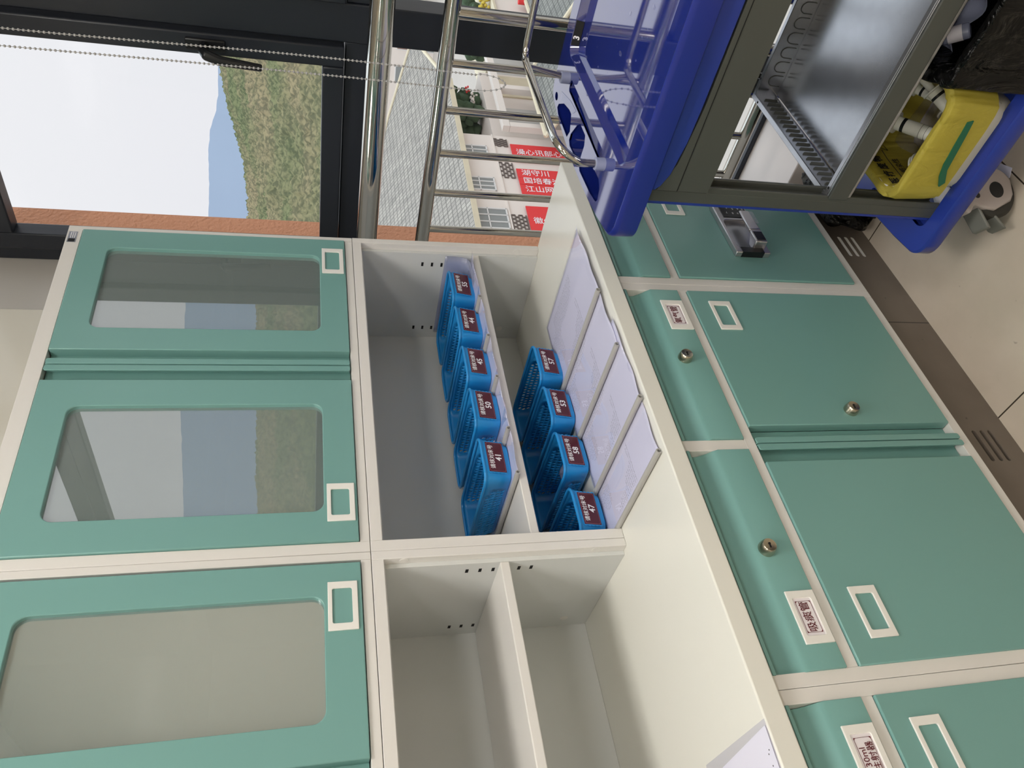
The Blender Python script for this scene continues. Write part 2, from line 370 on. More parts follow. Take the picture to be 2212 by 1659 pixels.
# ------------------------------------------------------------------ room shell
XW, YB, XG, H = 0.10, 0.35, 0.30, 2.75      # inner wall edge, back wall, glazing plane, ceiling
def struct(o): o['kind'] = 'structure'; return o
struct(MB().box(-4.6, XW, -4.6, YB, -0.12, 0).build('floor', 'floor_tile'))
struct(MB().box(-4.6, XG + 0.2, -4.6, YB + 0.02, H, H + 0.1).build('ceiling', 'ceiling_paint'))
struct(MB().box(-4.6, XW, YB, YB + 0.15, -0.12, H).build('wall_back', 'wall_paint', bev=0.003))
struct(MB().box(XW, XG + 0.12, YB + 0.006, YB + 0.15, -0.12, H).build('wall_window_reveal', 'reveal'))  # reveal's shadowed grey is put into its colour, duller than the back wall
struct(MB().box(-4.75, -4.6, -4.6, YB, -0.12, H).build('wall_left', 'wall_paint'))
struct(MB().box(-4.75, XG + 0.12, -4.75, -4.6, -0.12, H).build('wall_front', 'wall_paint'))
struct(MB().box(XW, XG + 0.12, -4.6, YB + 0.006, -0.12, 0.06).build('wall_window_curb', 'sill', bev=0.003))
# exterior orange return wall beside the window
struct(MB().box(XG + 0.06, 0.545, 0.37, 1.2, -1.5, 3.4).build('wall_exterior_return', 'orange_wall'))

# windows: frames with glazing in the plane X = XG
def frame_rect(mb, y0, y1, z0, z1, w, x0, x1):
    mb.box(x0, x1, y0, y0 + w, z0, z1); mb.box(x0, x1, y1 - w, y1, z0, z1)
    mb.box(x0, x1, y0 + w, y1 - w, z0, z0 + w); mb.box(x0, x1, y0 + w, y1 - w, z1 - w, z1)
mull = [YB + 0.005, -0.378, -2.05]
struct(MB().box(XW, XG + 0.12, -4.6, -2.05, 0.06, H).build('wall_right', 'wall_paint'))
zt0, zt1 = 1.172, 1.225
for i in range(2):
    a, b = mull[i + 1], mull[i]
    ha = 0.045; hb = 0.045
    f = MB()
    y0, y1 = a + ha, b - (hb if i else 0.045)
    # fixed frame: jambs, transom, head
    f.box(XG, XG + 0.07, a - ha if i < 1 else a, a + ha, 0.06, H)
    if i == 0: f.box(XG, XG + 0.07, b - 0.045, b, 0.06, H)
    f.box(XG + 0.005, XG + 0.07, a + ha, y1, zt0, zt1)
    f.box(XG + 0.005, XG + 0.07, a + ha, y1, 2.10, 2.17)
    f.box(XG + 0.005, XG + 0.07, a + ha, y1, 2.69, H)
    f.box(XG + 0.02, XG + 0.05, a + ha, y1, 0.06, 0.075)
    F = struct(f.build('window_%d' % (i + 1), 'black_frame', bev=0.003))
    s = MB(); frame_rect(s, y0 + 0.004, y1 - 0.004, zt1 + 0.002, 2.098, 0.052 if i else 0.05, XG - 0.018, XG + 0.03)
    sa = s.build('window_sash', 'black_frame', F, bev=0.004)
    g = MB(); g.box(XG + 0.0, XG + 0.006, y0 + 0.05, y1 - 0.05, zt1 + 0.048, 2.052); g.build('pane', 'window_glass', sa)
    g = MB(); g.box(XG + 0.03, XG + 0.036, y0 - 0.002, y1 + 0.002, 0.07, zt0 + 0.002); g.build('pane', 'window_glass', F)
    g = MB(); g.box(XG + 0.03, XG + 0.036, y0 - 0.002, y1 + 0.002, 2.168, 2.692); g.build('pane', 'window_glass', F)
    # sash handle
    yh = y0 + 0.028
    h = MB(); h.box(XG - 0.026, XG - 0.017, yh - 0.013, yh + 0.013, 1.49, 1.575)
    h.tube([(XG - 0.024, yh, 1.535), (XG - 0.05, yh, 1.535), (XG - 0.062, yh + 0.004, 1.528), (XG - 0.066, yh + 0.012, 1.50), (XG - 0.066, yh + 0.02, 1.41)], [0.011, 0.011, 0.012, 0.011, 0.008], 10)
    h.build('handle', 'black_plastic', sa, bev=0.003)

# ceiling light panels (above and behind the camera)
k = 0
for (x, y) in ((-1.3, -1.0), (-1.3, -2.7), (-3.1, -1.0), (-3.1, -2.7)):
    L = empty('ceiling_light', (x, y, H - 0.03), ['white square ceiling light panel nearest the cabinets and windows', 'white square ceiling light panel nearest the front wall and windows', 'white square ceiling light panel nearest the cabinets and left wall', 'white square ceiling light panel nearest the front and left walls'][k], 'ceiling light', 'ceiling light panels'); k += 1
    f = MB()
    f.box(x - 0.32, x + 0.32, y - 0.32, y - 0.30, H - 0.03, H - 0.001); f.box(x - 0.32, x + 0.32, y + 0.30, y + 0.32, H - 0.03, H - 0.001)
    f.box(x - 0.32, x - 0.30, y - 0.30, y + 0.30, H - 0.03, H - 0.001); f.box(x + 0.30, x + 0.32, y - 0.30, y + 0.30, H - 0.03, H - 0.001)
    f.build('frame', 'white_plastic', L)
    MB().box(x - 0.30, x + 0.30, y - 0.30, y + 0.30, H - 0.022, H - 0.016).build('diffuser', 'lamp_glow', L)

# ------------------------------------------------------------------ stainless railing in front of the glazing
XR = 0.125
R = empty('window_railing', (XR, -1.5, 0.06), 'polished stainless steel tube railing in front of the windows', 'railing')
MB().tube([(XR, 0.345, 1.162), (XR, -2.04, 1.162)], 0.0265, 24).build('handrail', 'steel_tube', R)
MB().tube([(XR, 0.345, 1.018), (XR, -2.04, 1.018)], 0.018, 20).build('mid_rail', 'steel_tube', R)
MB().tube([(XR, 0.345, 0.232), (XR, -2.04, 0.232)], 0.0155, 18).build('bottom_rail', 'steel_tube', R)
y = 0.168
while y > -2.0:
    if min(abs(y + 0.505), abs(y + 1.72)) > 0.05: MB().tube([(XR, y, 0.24), (XR, y, 1.008)], 0.0092, 14).build('baluster', 'steel_tube', R)
    y -= 0.1128
for yy in (-0.45, -1.665):
    MB().tube([(XR + 0.001, yy - 0.055, 0.055), (XR + 0.001, yy - 0.055, 1.012)], 0.0125, 18).build('post', 'steel_tube', R)

# bead chain of a roller blind
XC = 0.05
bl = empty('roller_blind', (XC + 0.02, -0.4, 2.58), 'grey roller blind cassette above the first window', 'blind')
MB().tube([(XC + 0.03, 0.33, 2.62), (XC + 0.03, -0.44, 2.62)], 0.03, 20).build('roller', 'blind_grey', bl)
MB().box(XC, XC + 0.06, -0.46, -0.44, 2.57, 2.745).build('bracket', 'white_plastic', bl)
ch = MB(); pts = []
def addb(p): ch.sphere(p, 0.0028, 6)
z = 2.58
path = []
while z > 0.96: path.append((XC, -0.4135 - 0.003 * math.sin(z * 6), z)); z -= 0.0086
for i in range(13):
    a = math.pi * i / 12; path.append((XC, -0.396 - 0.0185 * math.cos(a), 0.953 - 0.058 * math.sin(a)))
z = 0.96
while z < 2.58: path.append((XC, -0.3775 - 0.002 * math.sin(z * 5 + 1), z)); z += 0.0086
for p in path: addb(p)
ch.tube(path, 0.0006, 5)
c = ch.build('bead_chain', 'chain_grey', origin=(XC, -0.395, 0.9)); tag(c, 'grey bead chain loop of the blind hanging in front of the window', 'bead chain')

# ------------------------------------------------------------------ cabinets
YL = -0.236; ZC = 0.744
def label_holder(par, x0, x1, z0, z1, Y, text=None, twolines=None, tsize=0.0165):
    f = MB(); f.plate([(x0, z0), (x1, z0), (x1, z1), (x0, z1)], [rrect(x0 + 0.012, x1 - 0.012, z0 + 0.009, z1 - 0.007, 0.003, 3)[::-1]], 'y', Y - 0.003, Y + 0.0)
    h = f.build('label_holder', 'white_plastic', par, bev=0.0008)
    if text or twolines:
        MB().box(x0 + 0.010, x1 - 0.010, Y - 0.0013, Y - 0.0004, z0 + 0.008, z1 - 0.006).build('card', 'card', h)
        xa, xb, za, zb = x0 + 0.0165, x1 - 0.0165, z0 + 0.0115, z1 - 0.0105
        b = MB(); o_ = [(xa, za), (xb, za), (xb, zb), (xa, zb)]; i_ = [(p[0], p[1]) for p in rrect(xa + 0.0004, xb - 0.0004, za + 0.0004, zb - 0.0004, 0.0035, 3)][::-1]
        b.plate(o_, [i_], 'y', Y - 0.0017, Y - 0.0013).build('card_border', 'dark_red', h, smooth=False)
        xm, zm = (xa + xb) / 2, (za + zb) / 2
        if text: lettering(text, tsize, 'dark_red', h, (xm, Y - 0.0018, zm), name='lettering', bold=0.0, sx=0.95)
        else:
            lettering(twolines[0], 0.0125, 'dark_red', h, (xm, Y - 0.0018, zm + 0.0062), bold=0.0)
            lettering(twolines[1], 0.0125, 'dark_red', h, (xm, Y - 0.0018, zm - 0.0066), bold=0.0)
    return h
def key_lock(par, x, z, Y):
    l = MB().lathe([(0.0135, 0.0), (0.0135, 0.004), (0.012, 0.012), (0.0105, 0.0145), (0.009, 0.0140), (0, 0.0140)], (x, Y, z), (0, -1, 0), 28).build('lock', 'lock_nickel', par)
    k_ = MB().box(x - 0.0045, x + 0.002, Y - 0.0146, Y - 0.0138, z - 0.0012, z + 0.0012)
    k_.lathe([(0.002, 0.0138), (0.002, 0.0147)], (x + 0.002, Y, z), (0, -1, 0), 12); k_.build('keyway', 'dark_hole', l)

def glass_door(par, x0, x1, z0, z1, gx0, gx1, gz0, gz1, hinge, holder, lipw=0.0135, gap=0.024):
    # hinge: 'R' = hinged on +X side, lip on -X side
    t = MB().plate([(x0, z0), (x1, z0), (x1, z1), (x0, z1)], [rrect(gx0, gx1, gz0, gz1, 0.020, 6)[::-1]], 'y', -0.005, 0.017)
    d = t.build('door', 'teal', par, bev=0.0015)
    MB().box(gx0 - 0.012, gx1 + 0.012, 0.004, 0.008, gz0 - 0.012, gz1 + 0.012).build('glass_pane', 'door_glass', d)
    if hinge == 'R': a, b, la, lb = x0 - gap, x0 + 0.002, x0 - gap - lipw, x0 - gap
    else: a, b, la, lb = x1 - 0.002, x1 + gap, x1 + gap, x1 + gap + lipw
    g = MB().box(min(a, la), max(b, lb), 0.016, 0.019, z0, z1)
    g.plate(rrect(min(la, lb), max(la, lb), z0 + 0.001, z1 - 0.001, 0.004, 3), [], 'y', -0.005, -0.002)
    w = 0.002
    if hinge == 'R': g.box(la, la + w, -0.003, 0.018, z0 + 0.001, z1 - 0.001)
    else: g.box(lb - w, lb, -0.003, 0.018, z0 + 0.001, z1 - 0.001)
    g.build('handle', 'teal', d, bev=0.0006)
    label_holder(par, *holder, -0.005)
    return d
def panel_box(mb, x0, x1, y0, y1, z0, z1, t=0.012, back=True, top=True, bottom=True):
    mb.box(x0, x0 + t, y0, y1, z0, z1); mb.box(x1 - t, x1, y0, y1, z0, z1)
    if back: mb.box(x0 + t, x1 - t, y1 - t, y1, z0, z1)
    if top: mb.box(x0 + t, x1 - t, y0, y1 - t, z1 - t, z1)
    if bottom: mb.box(x0 + t, x1 - t, y0, y1 - t, z0, z0 + t)
def glass_cabinet(x0, x1, doors, label, r=0.0):
    c = empty('glass_door_cabinet', ((x0 + x1) / 2, 0.165, 1.208), label, 'cabinet')
    m = MB(); e = 0.0003
    panel_box(m, x0 + e, x1 - e, 0.0195, 0.33, 1.2085, 1.818)
    # face frame
    m.box(x0 + e, x0 + 0.0205, 0.0, 0.02, 1.2085, 1.818); m.box(x1 - 0.0145, x1 - e, 0.0, 0.02, 1.2085, 1.818)
    m.box(x0 + 0.0205, x1 - 0.0145, 0, 0.0196, 1.2085, 1.225); m.box(x0 + 0.0205, x1 - 0.0145, 0, 0.0196, 1.789, 1.818)
    m.build('body', 'offwhite', c, bev=0.0008)
    MB().box(x0 + 0.014, x1 - 0.014, 0.03, 0.31, 1.485, 1.503).build('shelf', 'offwhite', c)
    for d in doors: glass_door(c, *d)
    return c
A = glass_cabinet(-0.85, 0.0, [
    (-0.382, -0.0165, 1.2265, 1.787, -0.322, -0.0755, 1.284, 1.729, 'R', (-0.1385, -0.0525, 1.231, 1.279)),
    (-0.829, -0.4605, 1.2265, 1.787, -0.768, -0.524, 1.284, 1.729, 'L', (-0.7905, -0.7125, 1.231, 1.279))],
    'wall cabinet with two teal glass doors next to the window, above the blue baskets')
t = MB().box(-0.0575, -0.0215, -0.0008, 0.0, 1.797, 1.814).build('name_plate', 'satin_steel', A)
MB().box(-0.056, -0.046, -0.0011, -0.0008, 1.799, 1.812).build('lettering', 'ink_black', t)
for zz in (1.800, 1.804, 1.808): MB().box(-0.043, -0.024, -0.0011, -0.0008, zz, zz + 0.0014).build('lettering', 'ink_white', t)
B = glass_cabinet(-1.595, -0.85, [
    (-1.184, -0.8705, 1.2265, 1.787, -1.129, -0.9295, 1.2865, 1.729, 'R', (-0.990, -0.906, 1.2335, 1.281)),
    (-1.574, -1.2625, 1.2265, 1.787, -1.515, -1.316, 1.2865, 1.729, 'L', (-1.5405, -1.4565, 1.2335, 1.281))],
    'wall cabinet with teal glass doors above the empty open compartments')

def open_cabinet(x0, x1, zsh, slots, label):
    c = empty('open_shelf_cabinet', ((x0 + x1) / 2, 0.165, ZC), label, 'cabinet')
    m = MB(); e = 0.0003; z1 = 1.2075
    panel_box(m, x0 + e, x1 - e, 0.0182, 0.33, ZC + 0.0005, z1, t=0.024, bottom=False)
    m.build('body', 'interior', c)
    f = MB()
    f.box(x0 + e, x0 + 0.0205, -0.001, 0.018, ZC + 0.0005, z1); f.box(x1 - 0.0165, x1 - e, -0.001, 0.018, ZC + 0.0005, z1)
    f.box(x0 + 0.0205, x1 - 0.0165, -0.001, 0.018, 1.187, z1); f.build('face_frame', 'offwhite', c, bev=0.0008)
    s = MB().box(x0 + 0.0243, x1 - 0.0243, 0.017, 0.304, zsh - 0.017, zsh); s.build('shelf', 'offwhite', c, bev=0.002)
    for (yy, zz) in slots:
        MB().box(x1 - 0.0245, x1 - 0.0238, yy - 0.006, yy + 0.006, zz - 0.0028, zz + 0.0028).build('shelf_slot', 'dark_hole', c)
    for xx, yy, zz in ((x1 - 0.0165, 0.009, 1.152), (x1 - 0.0165, 0.009, 0.802), (x1 - 0.024, 0.27, 0.80)):
        MB().lathe([(0.0085, 0), (0.0082, 0.0006), (0.007, 0.0008), (0, 0.0008)], (xx, yy, zz), (-1, 0, 0), 20).build('plug', 'offwhite', c)
    return c
sA = [(0.052, z) for z in (1.035, 1.011, 0.987)] + [(0.270, z) for z in (1.036, 1.012, 0.988)]
sB = [(0.044, z) for z in (1.038, 1.014, 0.990, 0.942, 0.919)] + [(0.269, z) for z in (1.040, 1.016, 0.992)]
open_cabinet(-0.85, 0.0, 0.915, sA, 'open off-white shelf unit holding blue numbered baskets')
open_cabinet(-1.595, -0.85, 0.982, sB, 'empty open off-white shelf unit left of the blue baskets')

# worktop
wt = MB(); wt.box(-2.3, 0.0, -0.2485, 0.349, ZC - 0.035, ZC)
w = wt.build('worktop', 'counter', origin=(-1.1, 0, ZC - 0.035), bev=0.0025); tag(w, 'long cream painted metal worktop over the teal base cabinets', 'worktop')

def drawer(par, x0, x1, zlo=0.586):
    Y = YL - 0.004
    prof = [(Y, zlo), (Y, 0.645), (Y + 0.004, 0.652), (Y + 0.013, 0.664), (Y + 0.019, 0.676), (Y + 0.021, 0.690), (Y + 0.021, 0.696), (Y + 0.002, 0.6965), (Y + 0.001, 0.7025), (Y + 0.026, 0.7030), (Y + 0.026, zlo)]
    m = MB(); m.prism(prof, 'x', x0, x1)
    m.box(x0 + 0.01, x1 - 0.01, YL + 0.022, 0.2, zlo + 0.01, 0.69)
    return m.build('drawer', 'teal', par, bev=0.001)
def base_cabinet(x0, x1, label):
    c = empty('base_cabinet', ((x0 + x1) / 2, 0.05, 0.12), label, 'cabinet')
    m = MB(); e = 0.0003
    panel_box(m, x0 + e, x1 - e, YL + 0.0305, 0.345, 0.12, 0.708, t=0.015)
    m.box(x0 + e, x0 + 0.0205, YL, YL + 0.03, 0.12, 0.708); m.box(x1 - 0.0205, x1 - e, YL, YL + 0.03, 0.12, 0.708)
    m.box(x0 + 0.0205, x1 - 0.0205, YL, YL + 0.03, 0.12, 0.141); m.box(x0 + 0.0205, x1 - 0.0205, YL, YL + 0.03, 0.5655, 0.5845)
    return c, m
def solid_door(par, x0, x1, lip=None, z0=0.1425, z1=0.5645):
    Y = YL - 0.004
    m = MB().box(x0, x1, Y, Y + 0.02, z0, z1); d = m.build('door', 'teal', par, bev=0.0015)
    if lip:
        gap, lw = 0.0255, 0.0122
        g = MB()
        if lip == 'L':
            g.box(x0 - gap - lw, x0 + 0.001, Y + 0.021, Y + 0.024, z0, z1); g.plate(rrect(x0 - gap - lw + 0.0002, x0 - gap, z0 - 0.003, z1, 0.004, 3), [], 'y', Y, Y + 0.003)
            g.box(x0 - gap - lw + 0.0003, x0 - gap - lw + 0.0023, Y + 0.002, Y + 0.022, z0, z1)
        else:
            g.box(x1 - 0.001, x1 + gap + lw, Y + 0.021, Y + 0.024, z0, z1); g.plate(rrect(x1 + gap, x1 + gap + lw - 0.0002, z0 - 0.003, z1, 0.004, 3), [], 'y', Y, Y + 0.003)
            g.box(x1 + gap + lw - 0.0023, x1 + gap + lw - 0.0003, Y + 0.002, Y + 0.022, z0, z1)
        g.build('handle', 'teal', d, bev=0.0006)
    return d
YF = YL - 0.004
# narrow one with the electronic lock
c1, m1 = base_cabinet(-0.406, 0.0, 'narrow teal base cabinet with electronic lever lock, beside the trolley'); m1.build('body', 'offwhite', c1, bev=0.0008)
d = drawer(c1, -0.3845, -0.022); key_lock(c1, -0.213, 0.634, YF)
label_holder(c1, -0.1705, -0.0895, 0.5885, 0.6355, YF, '输液器')
d = solid_door(c1, -0.3845, -0.022); label_holder(c1, -0.1705, -0.0895, 0.481, 0.528, YF)
# two drawers, two doors
c2, m2 = base_cabinet(-1.228, -0.406, 'wide teal base cabinet with two drawers and two doors in the middle')
m2.box(-0.829, -0.8065, YL, YL + 0.03, 0.5845, 0.708); m2.build('body', 'offwhite', c2, bev=0.0008)
d = drawer(c2, -0.8065, -0.427); key_lock(c2, -0.618, 0.634, YF); label_holder(c2, -0.542, -0.461, 0.5885, 0.6355, YF, '氧气管')
d = drawer(c2, -1.2085, -0.829); key_lock(c2, -1.020, 0.634, YF); label_holder(c2, -1.1725, -1.0915, 0.5885, 0.6355, YF, '吸痰管')
d = solid_door(c2, -0.7790, -0.427, 'L'); label_holder(c2, -0.5405, -0.4595, 0.482, 0.529, YF); key_lock(c2, -0.748, 0.343, YF)
d = solid_door(c2, -1.2085, -0.8565, 'R'); label_holder(c2, -1.1725, -1.0915, 0.4815, 0.5285, YF)
c3, m3 = base_cabinet(-2.05, -1.228, 'teal base cabinet in the near corner, its drawer marked 30ml')
m3.box(-1.651, -1.6285, YL, YL + 0.03, 0.5845, 0.708); m3.build('body', 'offwhite', c3, bev=0.0008)
d = drawer(c3, -1.6285, -1.249); key_lock(c3, -1.42, 0.634, YF); label_holder(c3, -1.365, -1.2838, 0.5885, 0.6365, YF, None, ('30ml', '注射器'))
d = drawer(c3, -2.03, -1.651)
d = solid_door(c3, -1.601, -1.249, 'L'); label_holder(c3, -1.365, -1.2838, 0.4825, 0.530, YF)
d = solid_door(c3, -2.03, -1.6785, 'R')

# plinth with vent slots
pl = MB()
def slot(cx, cz, L=0.073, h=0.0092):
    return [(cx - L / 2 + h / 2 * (1 - math.cos(a)), cz + h / 2 * math.sin(a)) if False else p for p in rrect(cx - L / 2, cx + L / 2, cz - h / 2, cz + h / 2, h * 0.499, 3) for a in (0,)][::-1]
holes = []
for cx in (-0.232, -0.823):
    for cz in (0.0815, 0.0625, 0.0445): holes.append(slot(cx, cz))
pl.plate([(-2.3, 0.0), (-0.0, 0.0), (-0.0, 0.119), (-2.3, 0.119)], holes, 'y', -0.2235, -0.2085)
struct(pl.build('baseboard_cabinets', 'plinth_stone'))
p = MB().box(-0.28, -0.185, -0.2225, -0.2105, 0.035, 0.09).build('vent_backing', 'ceiling_paint', origin=(-0.28, -0.2, 0.02)); struct(p); p.name = 'vent_light_plate_1'  # added plate; its pale colour stands for light showing through these slots

# electronic lever lock
bx0, bx1, bz0, bz1 = -0.311, -0.128, 0.327, 0.410
b = MB(); b.plate([(bx0, bz0), (bx0 + 0.0, bz0 + 0.017), (bx0 + 0.0, bz1 - 0.017), (bx0, bz1), (bx1 - 0.014, bz1), (bx1 - 0.004, bz1 - 0.004), (bx1, bz1 - 0.014), (bx1, bz0 + 0.006), (bx1 - 0.006, bz0)][::1], [rrect(bx0 + 0.014, -0.196, bz0 + 0.008, bz1 - 0.008, 0.012, 5)[::-1]], 'y', YF - 0.014, YF - 0.0)
EL = b.build('electronic_lock', 'satin_silver', c1, bev=0.002); EL['label'] = 'silver electronic lock with keypad and lever'
MB().box(bx0 + 0.012, -0.194, YF - 0.005, YF - 0.0005, bz0 + 0.006, bz1 - 0.006).build('recess', 'satin_steel', EL)
MB().box(-0.187, bx1 + 0.004, YF - 0.0155, YF - 0.0138, bz0 + 0.004, bz1 - 0.014).build('keypad', 'black_plastic', EL)
kp = EL
for i, (n_, kx, kz) in enumerate([('1', -0.140, 0.385), ('2', -0.140, 0.371), ('3', -0.140, 0.357), ('*', -0.140, 0.342), ('4', -0.153, 0.377), ('5', -0.155, 0.363), ('6', -0.154, 0.349), ('0', -0.155, 0.338), ('7', -0.170, 0.383), ('8', -0.172, 0.368), ('9', -0.171, 0.355)]):
    lettering(n_, 0.009, 'ink_white', kp, (kx, YF - 0.0156, kz), (0, 0, 1), (1, 0, 0) if False else (-1, 0, 0), depth=0.0001)
MB().box(bx0 + 0.001, bx0 + 0.022, YF - 0.012, YF - 0.002, bz0 + 0.012, bz1 - 0.018).build('pivot_block', 'black_plastic', EL, bev=0.002)
MB().box(bx0 - 0.0006, bx0 + 0.016, YF - 0.0150, YF - 0.0004, bz0 + 0.016, bz1 - 0.014).build('end_recess', 'black_plastic', EL)
lv = MB(); Yq = YF - 0.034
lv.hexa([(-0.296, YF - 0.008, 0.335), (-0.276, YF - 0.008, 0.335), (-0.276, YF - 0.008, 0.366), (-0.296, YF - 0.008, 0.366), (-0.297, Yq, 0.338), (-0.255, Yq, 0.338), (-0.255, Yq, 0.366), (-0.297, Yq, 0.366)])
lv.hexa([(-0.256, Yq + 0.008, 0.339), (-0.185, Yq + 0.006, 0.341), (-0.185, Yq + 0.006, 0.365), (-0.256, Yq + 0.008, 0.366), (-0.256, Yq - 0.001, 0.339), (-0.185, Yq + 0.000, 0.341), (-0.185, Yq + 0.000, 0.365), (-0.256, Yq - 0.001, 0.366)])
L_ = lv.build('lever', 'satin_silver', EL, bev=0.003, bseg=3)
MB().box(-0.292, -0.264, Yq - 0.0014, Yq, 0.3415, 0.362).build('fingerprint_pad', 'black_plastic', EL)
MB().box(-0.140, -0.215 + 0.03, YF - 0.0012, YF - 0.0004, 0.298, 0.333).build('tape', 'clear_plastic', EL)

# ------------------------------------------------------------------ baskets
def basket():
    c = empty('storage_basket', (0, 0, 0), 'x', 'basket', 'blue numbered baskets')
    Hh = 0.055; wb, lb, wt_, lt = 0.083, 0.222, 0.108, 0.244; yoff_b, yoff_t = 0.0, 0.0
    def ring(frac, t):     # point on rounded rect, frac measured from front centre going +X
        w = (wb + (wt_ - wb) * t) / 2; l = (lb + (lt - lb) * t) / 2; r = 0.018 + 0.004 * t
        segs = [('l', w - r), ('c', math.pi / 2 * r), ('l', 2 * (l - r)), ('c', math.pi / 2 * r), ('l', 2 * (w - r)), ('c', math.pi / 2 * r), ('l', 2 * (l - r)), ('c', math.pi / 2 * r), ('l', w - r)]
        # the middle back run is one straight of 2*(w-r)
        tot = sum(s[1] for s in segs); d = (frac % 1.0) * tot
        p = Vector((0, -l, 0)); ang = 0.0
        for k_, L2 in segs:
            if d <= L2 + 1e-12:
                if k_ == 'l': return p + Vector((math.cos(ang), math.sin(ang), 0)) * d
                a = d / r; cen = p + Vector((-math.sin(ang), math.cos(ang), 0)) * r
                return cen + Vector((math.sin(ang + a), -math.cos(ang + a), 0)) * r
            if k_ == 'l': p = p + Vector((math.cos(ang), math.sin(ang), 0)) * L2
            else:
                cen = p + Vector((-math.sin(ang), math.cos(ang), 0)) * r; ang += math.pi / 2
                p = cen + Vector((math.sin(ang), -math.cos(ang), 0)) * r
            d -= L2
        return p
    def wall(frac, t): q = ring(frac, t); return Vector((q.x, q.y, t * Hh))
    m = MB(); N = 66; K = 12
    bnd = []
    for i in range(K):
        a = 2 * math.pi * i / K + math.pi / 4; cx_, sy_ = math.cos(a), math.sin(a); s_ = 1 / max(abs(cx_), abs(sy_)); bnd.append((cx_ * s_ * 0.5, sy_ * s_ * 0.5, a))
    def cell(fn, u0, u1, v0, v1, hole, lean=1, off=0.0):
        if not hole:
            m._f([m.bm.verts.new(fn(u, v)) for u, v in ((u0, v0), (u1, v0), (u1, v1), (u0, v1))]); return
        O = [m.bm.verts.new(fn(u0 + (b_[0] + 0.5) * (u1 - u0), v0 + (b_[1] + 0.5) * (v1 - v0))) for b_ in bnd]; I = []
        for b_ in bnd:
            rr = 0.40 - 0.20 * abs(math.sin(b_[2] - lean * math.pi / 3.2))
            I.append(m.bm.verts.new(fn(u0 + (0.5 + off + rr * math.cos(b_[2])) * (u1 - u0), v0 + (0.5 + 1.12 * rr * math.sin(b_[2])) * (v1 - v0))))
        for i in range(K): m._f([O[i], O[(i + 1) % K], I[(i + 1) % K], I[i]])
    rows = [0.0, 0.12, 0.31, 0.5, 0.69, 0.85, 1.0]
    for r_ in range(6):
        sh = 0.0; of_ = 0.14 if r_ % 2 else -0.14
        for i in range(N):
            u0 = (i + sh) / N; u1 = (i + 1 + sh) / N; um = (u0 + u1) / 2 % 1
            hole = 1 <= r_ <= 4 and (0.135 < um < 0.42 or 0.58 < um < 0.865) and not (r_ == 4 and (um < 0.17 or um > 0.83))
            cell(wall, u0, u1, rows[r_], rows[r_ + 1], hole, 1 if um < 0.5 else -1, of_)
    # floor
    nx, ny = 7, 20
    def fl(u, v):
        x = (u - 0.5) * (wb - 0.012); y_ = (v - 0.5) * (lb - 0.012); return Vector((x, y_, 0.0005))
    for i in range(nx):
        for j in range(ny): cell(fl, i / nx, (i + 1) / nx, j / ny, (j + 1) / ny, 0 < i < nx - 1 and 0 < j < ny - 1, 1, 0.12 if j % 2 else -0.12)
    ed = [wall(i / N, 0) for i in range(N)]
    for i in range(N):
        a, b_ = ed[i], ed[(i + 1) % N]
        def inn(p): return Vector((max(-(wb - 0.012) / 2, min((wb - 0.012) / 2, p.x)), max(-(lb - 0.012) / 2, min((lb - 0.012) / 2, p.y)), 0.0005))
        m._f([m.bm.verts.new(q) for q in (a, b_, inn(b_), inn(a))])
    bmesh.ops.remove_doubles(m.bm, verts=m.bm.verts, dist=0.0002)
    m.build('body', 'basket_blue', c, solid=0.0016, recalc=False)
    rim = MB().tube([wall(i / 72, 1.0) + Vector((0, 0, 0.001)) for i in range(72)], 0.0031, 8, closed=True); rim.build('rim', 'basket_blue', c)
    return c
bsk = basket()
